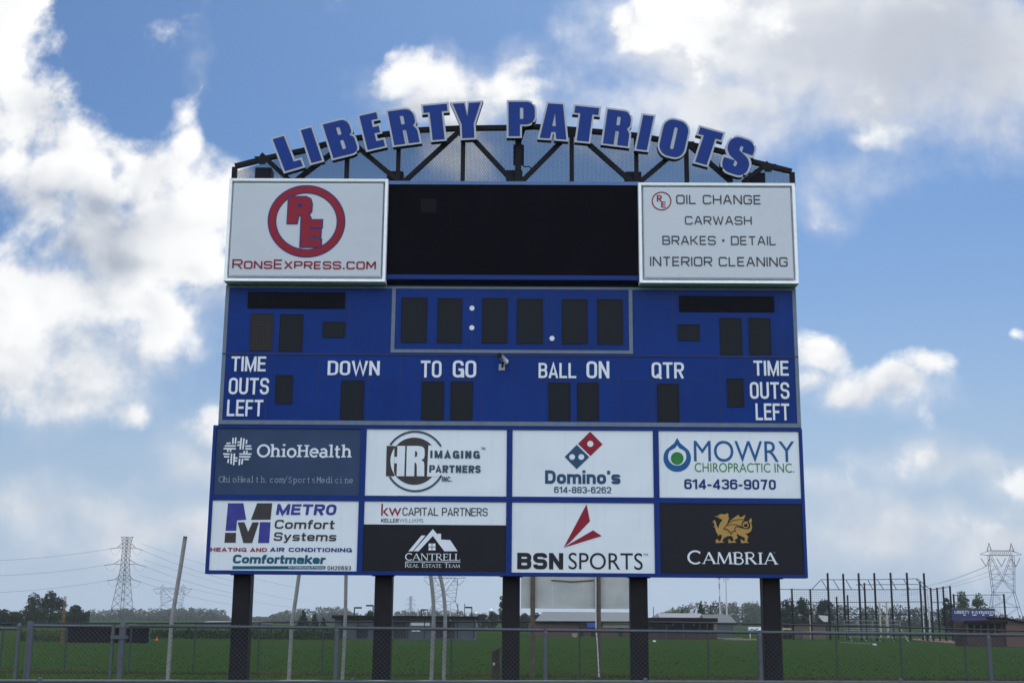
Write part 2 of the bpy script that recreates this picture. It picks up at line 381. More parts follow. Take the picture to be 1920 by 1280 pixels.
# squared wide capitals, centre lines on a unit-high cell
def sq(a=.95, c=.14):
    O = [(c, 0), (a - c, 0), (a, c), (a, 1 - c), (a - c, 1), (c, 1), (0, 1 - c), (0, c)]
    P_ = [(0, 0), (0, 1), (a - c, 1), (a, 1 - c), (a, .5 + c), (a - c, .46), (0, .46)]
    return {'O': (a, [(O, 1)]), 'C': (a, [([(a, .22), (a, c), (a - c, 0), (c, 0), (0, c), (0, 1 - c), (c, 1), (a - c, 1), (a, 1 - c), (a, .78)], 0)]),
        'G': (a, [([(a * .55, .5), (a, .5), (a, 0 + c), (a - c, 0), (c, 0), (0, c), (0, 1 - c), (c, 1), (a - c, 1), (a, 1 - c), (a, .78)], 0)]),
        'D': (a, [([(0, 0), (a - c, 0), (a, c), (a, 1 - c), (a - c, 1), (0, 1)], 1)]),
        'I': (.001, [([(0, -.07), (0, 1.07)], 0)]), 'L': (a * .82, [([(0, 1.07), (0, 0), (a * .82, 0)], 0)]),
        'H': (a, [([(0, -.07), (0, 1.07)], 0), ([(a, -.07), (a, 1.07)], 0), ([(0, .5), (a, .5)], 0)]),
        'A': (a * 1.05, [([(0, -.07), (a * .44, 1), (a * .61, 1), (a * 1.05, -.07)], 0), ([(a * .2, .32), (a * .85, .32)], 0)]),
        'N': (a, [([(0, -.07), (0, 1), (a * .06, 1), (a * .94, 0), (a, 0), (a, 1.07)], 0)]),
        'E': (a * .85, [([(a * .85, 1), (0, 1), (0, 0), (a * .85, 0)], 0), ([(0, .5), (a * .78, .5)], 0)]),
        'R': (a, [(P_, 0), ([(a * .5, .46), (a, -.07)], 0)]), 'P': (a, [(P_, 0)]),
        'B': (a, [([(0, 0), (a - c, 0), (a, c), (a, .5 - c), (a - c, .5), (a - c * 1.2, .52), (a - c * .5, .5 + c), (a - c * .5, 1 - c), (a - c * 1.4, 1), (0, 1)], 1), ([(0, .5), (a - c, .5)], 0)]),
        'S': (a, [([(a, .78), (a, 1 - c), (a - c, 1), (c, 1), (0, 1 - c), (0, .5 + c), (c, .5), (a - c, .5), (a, .5 - c), (a, c), (a - c, 0), (c, 0), (0, c), (0, .22)], 0)]),
        'K': (a, [([(0, -.07), (0, 1.07)], 0), ([(0, .5), (a * .35, .5), (a * .92, 1.05)], 0), ([(a * .35, .5), (a, -.05)], 0)]),
        'T': (a * .95, [([(0, 1), (a * .95, 1)], 0), ([(a * .475, 1), (a * .475, -.07)], 0)]),
        'W': (a * 1.45, [([(0, 1.07), (a * .36, 0), (a * .42, 0), (a * .725, 1), (a * 1.03, 0), (a * 1.09, 0), (a * 1.45, 1.07)], 0)]),
        'X': (a, [([(0, -.05), (a, 1.05)], 0), ([(0, 1.05), (a, -.05)], 0)]),
        'M': (a * 1.15, [([(0, -.07), (0, 1), (a * .08, 1), (a * .575, .25), (a * 1.07, 1), (a * 1.15, 1), (a * 1.15, -.07)], 0)]),
        '.': (.1, [([(.05, -.07), (.05, .12)], 2)]), '*': (.3, [(arc(.15, .5, .075, .075, 0, 330, 11), 3)])}
SQ = sq()
# serifed letters: strokes with thick (1) or thin (.45) weight, then serif spots (x, y, half length)
_h = lambda x: [(x, 0), (x, .72)]
SER = {
    'C': (.80, [(1.0, arc(.45, .5, .42, .5, 48, 312, 20))], [(.74, .87, .03)]),
    'A': (.86, [(.5, [(.04, 0), (.42, 1)]), (1, [(.40, 1), (.80, 0)]), (.45, [(.18, .34), (.64, .34)])], [(.05, 0, .12), (.80, 0, .14)]),
    'M': (1.02, [(.5, [(.06, 0), (.14, 1)]), (1, [(.14, 1), (.50, .05)]), (.5, [(.50, .05), (.86, 1)]), (1, [(.86, 1), (.94, 0)])], [(.06, 0, .12), (.94, 0, .14)]),
    'B': (.70, [(1, [(.12, 0), (.12, 1)]), (.6, [(.12, 1), (.36, 1), *arc(.36, .77, .22, .23, 90, -90, 10), (.12, .54)]), (.7, [(.12, .54), (.38, .54), *arc(.38, .27, .27, .27, 90, -90, 10), (.12, 0)])], [(.06, 0, .1), (.06, 1, .1)]),
    'R': (.78, [(1, [(.12, 0), (.12, 1)]), (.6, [(.12, 1), (.36, 1), *arc(.36, .76, .23, .24, 90, -90, 10), (.12, .52)]), (1, [(.34, .52), (.72, 0)])], [(.12, 0, .14), (.06, 1, .1), (.76, 0, .07)]),
    'I': (.34, [(1, [(.17, 0), (.17, 1)])], [(.17, 0, .16), (.17, 1, .16)]),
    'N': (.90, [(.5, [(.12, 0), (.12, 1)]), (1, [(.12, 1), (.78, 0)]), (.5, [(.78, 0), (.78, 1)])], [(.12, 0, .12), (.08, 1, .1), (.78, 1, .12)]),
    'T': (.74, [(1, [(.37, 0), (.37, 1)]), (.6, [(.03, .97), (.71, .97)])], [(.37, 0, .15), (.04, .90, .02), (.70, .90, .02)]),
    'E': (.64, [(1, [(.12, 0), (.12, 1)]), (.55, [(.12, .97), (.55, .97)]), (.5, [(.12, .52), (.46, .52)]), (.55, [(.12, .03), (.58, .03)])], [(.06, 0, .1), (.06, 1, .1), (.56, .9, .02), (.58, .1, .02), (.46, .52, .02)]),
    'L': (.62, [(1, [(.12, 0), (.12, 1)]), (.55, [(.12, .03), (.56, .03)])], [(.08, 0, .12), (.12, 1, .15), (.57, .12, .02)]),
    'S': (.56, [(.9, [*arc(.28, .74, .21, .25, 30, 250, 12), *arc(.27, .27, .23, .27, 80, -150, 12)])], [(.49, .85, .02), (.05, .15, .02)]),
    'Y': (.84, [(1, [(.42, 0), (.42, .48)]), (1, [(.42, .48), (.1, 1)]), (.5, [(.42, .48), (.74, 1)])], [(.42, 0, .15), (.1, 1, .12), (.74, 1, .12)]), 'P': (.7, [(1, [(.12, 0), (.12, 1)]), (.6, [(.12, 1), (.36, 1), *arc(.36, .74, .23, .26, 90, -90, 10), (.12, .48)])], [(.12, 0, .14), (.06, 1, .1)]),
    'O': (.92, [(1, arc(.46, .5, .40, .47, 0, 360, 24))], []), 'H': (.92, [(1, [(.2, 0), (.2, 1)]), (1, [(.72, 0), (.72, 1)]), (.8, [(.2, .52), (.72, .52)])], [(.2, 0, .18), (.2, 1, .18), (.72, 0, .18), (.72, 1, .18)]),
    'h': (.78, [(1, [(.18, 0), (.18, 1.06)]), (1, [(.18, .5), *arc(.40, .47, .20, .22, 150, 0, 8), (.60, 0)])], [(.18, 0, .16), (.60, 0, .16), (.11, 1.04, .1)]),
    'i': (.42, [(1, [(.21, 0), (.21, .7)]), (1.2, [(.21, .92), (.21, 1.06)])], [(.21, 0, .18), (.13, .68, .1)]),
    'o': (.70, [(1, arc(.35, .35, .27, .33, 0, 360, 20))], []),
    'e': (.68, [(1, [(.08, .37), (.60, .37), *arc(.34, .36, .26, .32, 10, 320, 18)])], []),
    'a': (.68, [(1, [*arc(.32, .46, .2, .22, 150, 0, 8), (.52, 0)]), (1, arc(.30, .2, .2, .18, 40, 320, 14)), (.8, [(.46, .34), (.52, .36)])], [(.58, 0, .09)]),
    'l': (.40, [(1, [(.2, 0), (.2, 1.06)])], [(.2, 0, .18), (.12, 1.04, .1)]),
    't': (.50, [(1, [(.2, .95), (.2, .12), (.28, .02), (.42, .05)]), (.85, [(.04, .67), (.42, .67)])], []),
    'c': (.62, [(1, arc(.34, .35, .26, .33, 45, 315, 16))], [(.52, .58, .02)]),
    'm': (1.02, [(1, [(.14, 0), (.14, .7)]), (1, [(.14, .5), *arc(.31, .48, .16, .2, 150, 0, 8), (.47, 0)]), (1, [(.47, .5), *arc(.65, .48, .17, .2, 150, 0, 8), (.82, 0)])], [(.14, 0, .12), (.47, 0, .1), (.84, 0, .12), (.08, .68, .08)]),
    'n': (.78, [(1, [(.18, 0), (.18, .7)]), (1, [(.18, .5), *arc(.40, .47, .20, .22, 150, 0, 8), (.60, 0)])], [(.18, 0, .15), (.60, 0, .15), (.11, .68, .1)]),
    'r': (.60, [(1, [(.2, 0), (.2, .7)]), (1, [(.2, .48), *arc(.42, .44, .2, .25, 140, 60, 6)])], [(.22, 0, .18), (.12, .68, .1)]),
    'p': (.76, [(1, [(.16, -.3), (.16, .7)]), (1, arc(.38, .35, .24, .33, 0, 360, 20))], [(.18, -.3, .16), (.1, .68, .09)]),
    'd': (.76, [(1, [(.58, 0), (.58, 1.06)]), (1, arc(.35, .35, .24, .33, 0, 360, 20))], [(.62, 0, .1), (.52, 1.04, .09)]),
    's': (.58, [(.9, [*arc(.28, .52, .19, .17, 30, 260, 10), *arc(.28, .18, .21, .18, 80, -150, 10)])], []),
    '.': (.36, [(1.3, [(.18, -.02), (.18, .11)])], []), '/': (.6, [(1, [(.05, -.15), (.55, 1.1)])], []), ' ': (.4, [], [])}
def stroked(s, font, box, Y, m=None, parent=None, name='lettering', w=.15, gap=.22, small=None, serif=.06, mono=None, mb=None):
    V = []; F = []; x = 0; lay = [0]
    def put(vf, ox, k):
        o = len(V); lay[0] += 1; V.extend([(ox + a * k, b * k, lay[0]) for a, b in vf[0]]); F.extend([tuple(i + o for i in f) for f in vf[1]])
    for i, ch in enumerate(s):
        k = small if (small and ch.islower() and font is SQ) else 1.; lay[0] = 0
        if font is SQ:
            if ch == ' ': x += .65; continue
            adv, st = SQ[ch.upper()]
            for pts, fl in st:
                put(stroke(pts, w / k if fl < 2 else w * 1.2 / k, fl in (1, 3)), x, k)
                if fl == 3: put(([p for p in pts], [tuple(range(len(pts)))]), x, k)
            x += adv * k + gap + w * .9
        else:
            big = 1.
            if small:                                # small capitals written in lower case
                big = small if ch.islower() else 1.
                ch = ch.upper()
            adv, st, se = font[ch]
            for wt, pts in st:
                cl = len(pts) > 12 and (Vector(pts[0]) - Vector(pts[-1])).length < 1e-4
                put(stroke(pts[:-1] if cl else pts, w * wt, cl), x, big)
            for (a, b, hl) in se:
                if b in (0, 1, -.3) or b in (1.04, .68):
                    yb = b + (serif / 2 if b in (0, -.3) else -serif / 2)
                    put(stroke([(a - hl, yb), (a + hl, yb)], serif), x, big)
                else: put(stroke([(a, b - .09), (a, b + .09)], w * .4), x, big)
            x += (mono if mono else adv + gap) * big
    # each stroke gets its own hair's height so that crossings never share a plane
    k = fit(mb or MB(), V, F, box, Y)
    return k if mb is not None else k.build(name, m, parent)

def rounded(pts, n=5):                              # (x, y, radius) -> points
    out = []; k = len(pts)
    for i in range(k):
        x, y, r = (*pts[i], 0)[:3]
        p = Vector((x, y)); a = Vector(pts[i - 1][:2]); b = Vector(pts[(i + 1) % k][:2])
        if r == 0: out.append((x, y)); continue
        ra, rb = (pts[i - 1][2] if len(pts[i - 1]) > 2 else 0), (pts[(i + 1) % k][2] if len(pts[(i + 1) % k]) > 2 else 0)
        r = min(r, (a - p).length * (.5 if ra else 1.), (b - p).length * (.5 if rb else 1.))
        u = (a - p).normalized(); v = (b - p).normalized()
        p0, p1 = p + u * r, p + v * r
        for j in range(n + 1):
            t = j / n; q = p0 * (1 - t) ** 2 + p * 2 * t * (1 - t) + p1 * t * t
            out.append((q.x, q.y))
    return out
def outset(pts, d):                                  # counter-clockwise outline moved outwards
    n = len(pts); o = []
    for i in range(n):
        p = Vector(pts[i]); a = Vector(pts[i - 1]); b = Vector(pts[(i + 1) % n])
        d1 = (p - a); d2 = (b - p)
        if d1.length < 1e-9 or d2.length < 1e-9: o.append(tuple(p)); continue
        n1 = Vector((d1.y, -d1.x)).normalized(); n2 = Vector((d2.y, -d2.x)).normalized()
        s = n1 + n2; L = s.length
        if L < .3: o.append(tuple(p + n1 * d)); continue
        s /= L; k = 1 / max(.42, s.dot(n1)); o.append(tuple(p + s * d * k))
    return o
def ccw(p):
    return p if sum(p[i - 1][0] * p[i][1] - p[i][0] * p[i - 1][1] for i in range(len(p))) > 0 else p[::-1]
# plain sans letters as strokes; w is the stroke weight for a cap height of 1
def sans_font(w, a=.62, xh=.73):
    h = w / 2; lo, hi, r = h, 1 - h, a - h; mid = .52; xt = xh - h; b = a * .88
    F = {}
    def put(ch, adv, *st): F[ch] = (adv, st)
    def rr(x0, y0, x1, y1, q=None):
        q = q if q is not None else (x1 - x0) / 2 * .98
        q = min(q, (y1 - y0) / 2 * .98)
        return rounded([(x0, y0, q), (x1, y0, q), (x1, y1, q), (x0, y1, q)], 7)
    V = lambda x, y0=0, y1=1: ([(x, y0), (x, y1)], 0)
    Hh = lambda x0, x1, y: ([(x0, y), (x1, y)], 0)
    q = a * .5 - h; q = max(.08, min(q, .24))
    put('I', w, V(h)); put('L', a * .88, V(h), Hh(w * .5, a * .88, lo)); put('T', a, Hh(0, a, hi), V(a / 2))
    put('E', a * .92, V(h), Hh(h, a * .92, hi), Hh(h, a * .85, mid), Hh(h, a * .92, lo)); put('F', a * .86, V(h), Hh(h, a * .86, hi), Hh(h, a * .78, mid - .02))
    put('H', a, V(h), V(r), Hh(h, r, mid)); put('N', a, V(h), V(r), ([(h, 1 - h * .6), (r, h * .6)], 0))
    A = a * 1.28; put('M', A, V(h), V(A - h), ([(h, 1 - h * .5), (A / 2, h * .9), (A - h, 1 - h * .5)], 0))
    A = a * 1.06; put('A', A, ([(h * .75, 0), (A / 2, 1 - h * .9), (A - h * .75, 0)], 0), Hh(A * .24, A * .76, .27)); put('V', A, ([(h * .75, 1), (A / 2, h * .9), (A - h * .75, 1)], 0))
    A = a * 1.5; put('W', A, ([(h * .7, 1), (A * .28, h * .9), (A * .5, 1 - h * .9), (A * .72, h * .9), (A - h * .7, 1)], 0))
    put('Y', a * 1.05, V(a * .525, 0, .45), ([(h * .8, 1), (a * .525, .40), (a * 1.05 - h * .8, 1)], 0)); put('X', a, ([(h, 0), (r, 1)], 0), ([(h, 1), (r, 0)], 0))
    put('K', a * 1.02, V(h), ([(h, .36), (a * .98, 1 - h * .3)], 0), ([(a * .38, .56), (a, h * .3)], 0))
    O = rr(h, lo, r, hi, min(.30, a / 2 - h)); put('O', a, (O, 1)); put('0', a * .95, (rr(h, lo, a * .95 - h, hi), 1)); put('Q', a, (O, 1), ([(a * .55, .24), (a * .98, -.02)], 0))
    cq = max(.10, min(.30, a / 2 - h))
    C = rounded([(r, .70), (r, hi, cq), (h, hi, cq), (h, lo, cq), (r, lo, cq), (r, .30)], 7)
    put('C', a, (C, 0)); put('G', a, (rounded([(r, .70), (r, hi, cq), (h, hi, cq), (h, lo, cq), (r * .98, lo, cq), (r, .46)], 7), 0), Hh(a * .52, a, .46 - h * .0), V(a - h * .6, 0, .42))
    put('D', a, (rounded([(h, lo), (r, lo, cq * 1.1), (r, hi, cq * 1.1), (h, hi)], 7), 1))
    pq = max(.06, min(.2, (hi - mid) / 2 * .96))
    put('P', a * .96, V(h), (rounded([(h, hi), (b, hi, pq), (b, mid - .06, pq), (h, mid - .06)], 6), 0))
    put('R', a, V(h), (rounded([(h, hi), (b, hi, pq), (b, mid - .03, pq), (h, mid - .03)], 6), 0), ([(a * .50, mid - .03), (r * 1.0, .0)], 0))
    put('B', a, V(h), (rounded([(h, hi), (b * .96, hi, pq), (b * .96, mid, pq), (h, mid)], 6), 0), (rounded([(h, mid), (r, mid, pq), (r, lo, pq), (h, lo)], 6), 0))
    put('U', a, (rounded([(h, 1), (h, lo, cq), (r, lo, cq), (r, 1)], 7), 0))
    sqr = max(.07, min(.24, (hi - mid) / 2 * 1.0, a / 2 - h))
    S_ = rounded([(r, .70), (r, hi, sqr), (h, hi, sqr), (h, mid, sqr), (r, mid - .02, sqr), (r, lo, sqr), (h, lo, sqr), (h, .30)], 6)
    put('S', a, (S_, 0))
    put('1', a * .62, V(a * .62 - h), ([(0, .74), (a * .62 - h, .92)], 0)); put('2', a * .95, (rounded([(h, .68), (h, hi, sqr), (b, hi, sqr), (b, .52, .1), (h, lo + .02), (a * .95, lo)], 6), 0))
    put('3', a * .95, (rounded([(h, .74), (h, hi, sqr), (b, hi, sqr), (b, mid, sqr), (a * .4, mid)], 6), 0), (rounded([(a * .4, mid), (b, mid, sqr), (b, lo, sqr), (h, lo, sqr), (h, .26)], 6), 0))
    put('4', a, V(a * .74), ([(a * .72, 1 - h), (h * .8, .30), (h * .8, .26)], 0), Hh(h * .2, a, .26)); put('7', a * .92, ([(0, hi), (a * .90 - h, hi), (a * .36, 0)], 0))
    put('6', a * .95, (rr(h, lo, b, mid + .08, sqr), 1), (rounded([(b, .74), (b, hi, sqr), (h, hi, sqr), (h, .2)], 6), 0)); put('9', a * .95, (rr(h, mid - .08, b, hi, sqr), 1), (rounded([(h, .26), (h, lo, sqr), (b, lo, sqr), (b, .8)], 6), 0))
    put('8', a * .95, (rr(h * 1.1, mid, b, hi, sqr), 1), (rr(h, lo, b, mid, sqr), 1)); put('5', a * .95, (rounded([(b, hi), (h, hi), (h, mid + .06), (b, mid + .10, sqr), (b, lo, sqr), (h, lo, sqr), (h, .26)], 6), 0)); F['&'] = F['8']
    put('-', a * .55, Hh(0, a * .55, .40)); put('.', w, V(h, 0, w)); put("'", w, V(h, .72, 1)); F[' '] = (a * .45, ())
    # lower case
    n_ = a * .86; nr = n_ - h; nq = max(.05, min(.2, n_ / 2 - h))
    put('o', n_, (rr(h, lo, nr, xt, nq), 1)); put('n', n_, V(h, 0, xh), (rounded([(h, xt * .8), (h, xt, nq), (nr, xt, nq), (nr, 0)], 6), 0)); put('r', n_ * .66, V(h, 0, xh), (rounded([(h, xt * .7), (h, xt, nq * .8), (n_ * .68, xt)], 6), 0))
    M_ = n_ * 1.55; put('m', M_, V(h, 0, xh), (rounded([(h, xt * .8), (h, xt, nq * .8), (M_ / 2, xt, nq * .8), (M_ / 2, 0)], 6), 0), (rounded([(M_ / 2, xt * .8), (M_ / 2, xt, nq * .8), (M_ - h, xt, nq * .8), (M_ - h, 0)], 6), 0))
    put('i', w, V(h, 0, xh), V(h, 1 - w * .8, 1.02)); put('t', n_ * .62, V(n_ * .26, .04, .95), Hh(0, n_ * .62, xt), Hh(n_ * .26, n_ * .6, lo)); put('f', n_ * .62, (rounded([(n_ * .25, 0), (n_ * .25, hi, .12), (n_ * .64, hi)], 6), 0), Hh(0, n_ * .6, xt))
    put('e', n_, (rounded([(nr, .22), (nr, lo, nq), (h, lo, nq), (h, xt, nq), (nr, xt, nq), (nr, .36)], 6), 0), Hh(h, n_, .36)); put('a', n_, V(nr, 0, xh * .9), (rounded([(h, xt * .82), (h, xt, nq), (nr, xt, nq), (nr, .3)], 6), 0), (rr(h, lo, nr, xh * .58, nq * .8), 1))
    sx = max(.05, min(nq, (xt - lo) / 4)); put('s', n_, (rounded([(nr, xt - .1), (nr, xt, sx), (h, xt, sx), (h, xh * .5, sx), (nr, xh * .48, sx), (nr, lo, sx), (h, lo, sx), (h, lo + .1)], 6), 0))
    put('y', n_, ([(h * .8, xh), (n_ * .52, .02)], 0), ([(nr + h * .2, xh), (n_ * .36, -.24 + h), (n_ * .1, -.24 + h)], 0)); put('k', n_, V(h), ([(h, .26), (n_ * .95, xh)], 0), ([(n_ * .36, .40), (n_ * .98, 0)], 0)); put('w', n_ * 1.45, ([(h * .6, xh), (n_ * .4, h * .8), (n_ * .725, xt), (n_ * 1.05, h * .8), (n_ * 1.45 - h * .6, xh)], 0))
    return F
def sans(s, box, Y, m, parent, name='lettering', w=.16, a=.62, gap=.10, shear=0., mb=None):
    F = sans_font(w, a); V = []; FF = []; x = 0
    for ch in s:
        adv, st = F[ch]
        for i, (pts, cl) in enumerate(st):
            v, f = stroke(pts, w, bool(cl)); o = len(V)
            V.extend([(x + p[0] + shear * p[1], p[1], i + 1) for p in v]); FF.extend([tuple(j + o for j in t) for t in f])
        x += adv + gap
    k = fit(mb or MB(), V, FF, box, Y)
    return k if mb is not None else k.build(name, m, parent)
# ================================================================== THE SCOREBOARD
YF = 21.30                                           # front of the score panel and of the advert frame
XL, XR, ZA0, ZA1 = bx(382, 1076, YF)[0], bx(1516, 1082, YF)[0], bx(950, 1079, YF)[1], bx(950, 800, YF)[1]
XL = (XL + bx(402, 797, YF)[0]) / 2; XR = (XR + bx(1503, 803, YF)[0]) / 2
SL = (bx(423, 537, YF)[0] + bx(410, 793, YF)[0]) / 2; SR = (bx(1494, 543, YF)[0] + bx(1500, 800, YF)[0]) / 2
ZS1 = bx(955, 537, YF)[1]
ZTOP = bx(960, 341, 21.2)[1]
YP = 21.62
board = thing('scoreboard', 'tall blue football scoreboard with dark digit windows on five dark posts', 'scoreboard', ((XL + XR) / 2, YP + .15, 0))
for i, (a, b) in enumerate(((437, 471), (702, 736.5), (941.6, 975.8), (1180.4, 1215), (1429, 1463))):
    X0, X1 = at(a, 1080, YP).x, at(b, 1080, YP).x
    xm = (X0 + X1) / 2; zt = at(960, (316, 322, 319, 321, 322)[i], YP).z
    k = MB()
    k.loft(xm - .145, xm + .145, YP, YP, [(0, 0)], False) if 0 else None
    w = .145; c = .014
    ring = [(xm - w + c, YP), (xm + w - c, YP), (xm + w, YP + c), (xm + w, YP + 2 * w - c), (xm + w - c, YP + 2 * w), (xm - w + c, YP + 2 * w), (xm - w, YP + 2 * w - c), (xm - w, YP + c)]
    n = 8
    k.add([(x, y, -.2) for x, y in ring] + [(x, y, zt) for x, y in ring], [(j, (j + 1) % n, n + (j + 1) % n, n + j) for j in range(n)] + [tuple(range(n, 2 * n))])
    po = k.build('support_post', POSTM, board)
    q = MB().box(xm - .19, xm + .19, YP - .03, YP + .0, ZA0 - .012, ZA0 + .06); q.build('mounting_plate', BLACK, po)
# cabinets
MB().box(SL, SR, YF, YF + .26, ZA1 + .004, ZS1).build('score_panel', BLUE, board)
MB().box(SL + .03, SR - .03, YF + .10, YF + .28, ZS1 + .003, ZTOP - .06).build('backing_panel', BLACK, board)
t = MB()                                             # grey trim of the score panel
tw = .062
t.box(SL, SL + tw, YF - .006, YF + .001, ZA1 + .09, ZS1 - .05).box(SR - tw, SR, YF - .006, YF + .001, ZA1 + .09, ZS1 - .05)
t.box(SL, SR, YF - .006, YF + .001, ZA1 + .018, ZA1 + .088).box(SL, SR, YF - .006, YF + .001, ZS1 - .048, ZS1 - .006)
t.build('grey_trim', TRIM, board)
X0, X1, Z0, Z1 = rect(734, 541, 1186, 662, YF)
ct = MB().box(X0, X0 + tw, YF - .009, YF - .0065, Z0, Z1 - .005).box(X1 - tw, X1, YF - .009, YF - .0065, Z0, Z1 - .005).box(X0 + tw, X1 - tw, YF - .009, YF - .0065, Z0, Z0 + tw * .9)
ct.build('clock_border', TRIM, board)
# seams between the sheet metal panels
k = MB(); ws = .008
zm = bx(955, 666, YF)[1]
k.box(SL + .001, SR - .001, YF - .012, YF - .0095, zm - .011, zm + .011)
for px in (550, 654, 885, 1035, 1185, 1262, 1465):
    x = at(px, 600, YF).x; k.box(x - ws / 2, x + ws / 2, YF - .0025, YF - .0005, zm + .02, ZS1 - .05)
for px in (500, 596, 690, 750, 902, 960, 1015, 1160, 1223, 1350, 1415, 1470):
    x = at(px, 730, YF).x; k.box(x - ws / 2, x + ws / 2, YF - .0025, YF - .0005, ZA1 + .02, zm - .02)
for (a, b, y) in ((594, 728, 709), (775, 905, 711), (995, 1150, 712), (1160, 1318, 713)):
    X0, X1, Z0, Z1 = rect(a, y - 1, b, y, YF); k.box(X0, X1, YF - .0045, YF - .003, Z0, Z0 + .008)
k.build('panel_seams', SEAM, board)
# louvred name displays
for b in ((464.5, 547.7, 647.3, 578.4), (1273, 555, 1451.8, 585)):
    X0, X1, Z0, Z1 = rect(*b, YF); k = MB().box(X0, X1, YF - .008, YF - .002, Z0, Z1)
    disp = k.build('name_display', mat('name_display_black', (.004, .004, .007), .6, spec=.1), board)
    s = MB(); n = 9
    for i in range(n):
        z = Z0 + (i + .5) * (Z1 - Z0) / n; s.box(X0 + .01, X1 - .01, YF - .020, YF - .0085, z - .006, z + .004)
    for i in range(30):
        x = X0 + (i + .5) * (X1 - X0) / 30; s.box(x - .003, x + .003, YF - .0195, YF - .0085, Z0 + .004, Z1 - .004)
    s.build('louvre_grid', mat('louvre_dark', (.006, .007, .012), .6, spec=.1), disp)
DIG = [(752.3, 558, 801, 642), (820, 559, 866.7, 642.5), (903.7, 559, 952, 643), (969, 560, 1018, 644), (1053.5, 561, 1101.7, 644.5), (1119.8, 561, 1168, 645.5),
       (469, 588, 512, 657), (524, 589, 568, 658.5), (605, 603, 647.3, 633), (1349.6, 596, 1391, 665), (1404, 596, 1445, 665), (1271, 608, 1312, 638.7),
       (516, 703, 548.8, 757), (638.6, 713, 682.3, 786), (790, 715, 832.3, 787), (844.5, 715, 886.5, 787), (1028, 717, 1069.6, 788), (1082, 717, 1123, 788), (1232, 719, 1273.5, 790), (1363, 709.6, 1394.8, 762.7)]
LEDM = mat('led_dots_off', (.045, .046, .05), .35)
for i, b in enumerate(DIG):
    X0, X1, Z0, Z1 = rect(*b, YF)
    k = MB().loft(X0, X1, Z0, Z1, [(0, YF - .001), (0, YF - .012), (.010, YF - .012), (.012, YF - .006)])
    dw = k.build('digit_window', DIGIT_B if i == 6 else DIGIT, board)
    if i == 6: dw['label'] = 'digit window gone brownish, beside a darker one'
for (px, py) in ((885, 578), (884.7, 614.5), (1035, 634.5)):
    c = at(px, py, YF); k = MB(); n = 20
    ring = [(c.x + .043 * math.cos(2 * math.pi * j / n), c.z + .043 * math.sin(2 * math.pi * j / n)) for j in range(n)]
    k.prism(ring, YF - .016, YF - .001); k.build('colon_dot', WLET, board)
for s, b in (('TIME', (433.5, 668, 498.6, 698.5)), ('OUTS', (429, 708, 504.4, 739)), ('LEFT', (425.7, 749, 493.3, 780)), ('DOWN', (614.4, 673.7, 712, 705.8)),
             ('TO', (788.8, 675.8, 828, 707.5)), ('GO', (849, 675.5, 893, 707.5)), ('BALL', (1009.8, 677.5, 1080.4, 709)), ('ON', (1099.6, 677, 1142.5, 709)),
             ('QTR', (1221.8, 679, 1282.5, 711)), ('TIME', (1413, 676, 1478.5, 706.7)), ('OUTS', (1406, 716, 1480, 747.5)), ('LEFT', (1416.7, 756, 1480, 787.5))):
    sans(s, b, YF - .014, WLET, board, 'caption', w=.145, a=.56, gap=.085)

# advert frame: back sheet and proud bars
MB().box(XL + .02, XR - .02, YF + .05, YF + .24, ZA0 + .01, ZA1 - .002).build('advert_backing', BLUE_RAIL, board)
xs = [XL] + [(at(a, 868, YF).x + at(b, 1005, YF).x) / 2 for a, b in ((681.5, 674.5), (956, 953.5), (1230.8, 1232.4))] + [XR]
zmid = bx(950, 935.5, YF)[1]
fr = MB(); hw = .045; ow = .055
fr.box(XL, XR, YF, YF + .27, ZA0, ZA0 + ow).box(XL, XR, YF, YF + .27, ZA1 - .045, ZA1)
fr.box(XL, XL + ow, YF + .001, YF + .26, ZA0 + ow, ZA1 - .045).box(XR - ow, XR, YF + .001, YF + .26, ZA0 + ow, ZA1 - .045)
fr.box(XL + ow, XR - ow, YF + .004, YF + .05, zmid - hw, zmid + hw)
for x in xs[1:-1]:
    fr.box(x - hw, x + hw, YF + .002, YF + .05, ZA0 + ow, zmid - hw).box(x - hw, x + hw, YF + .002, YF + .05, zmid + hw, ZA1 - .045)
fr.build('advert_frame', BLUE_RAIL, board)
YA = YF + .022                                       # faces of the advert panels
def advert(col, row, m, label, cat='advert panel'):
    X0 = xs[col] + (ow if col == 0 else hw); X1 = xs[col + 1] - (ow if col == 3 else hw)
    Z0, Z1 = (zmid + hw, ZA1 - .045) if row == 0 else (ZA0 + ow, zmid - hw)
    t = thing('advertisement', label, cat, ((X0 + X1) / 2, YA, Z0), 'advert panels below the score panel')
    MB().loft(X0 + .001, X1 - .001, Z0 + .001, Z1 - .001, [(0, YF + .049), (0, YA + .004), (.004, YA)]).build('panel_face', m, t)
    return t, (X0, X1, Z0, Z1)
YT = YA - .004
def flat(polys, m, parent, name='emblem', y=YT, holes=None):
    k = MB()
    for i, p in enumerate(polys): k.poly(ccw(p), y - i * .0003, holes[i] if holes and holes[i] else ())
    return k.build(name, m, parent)

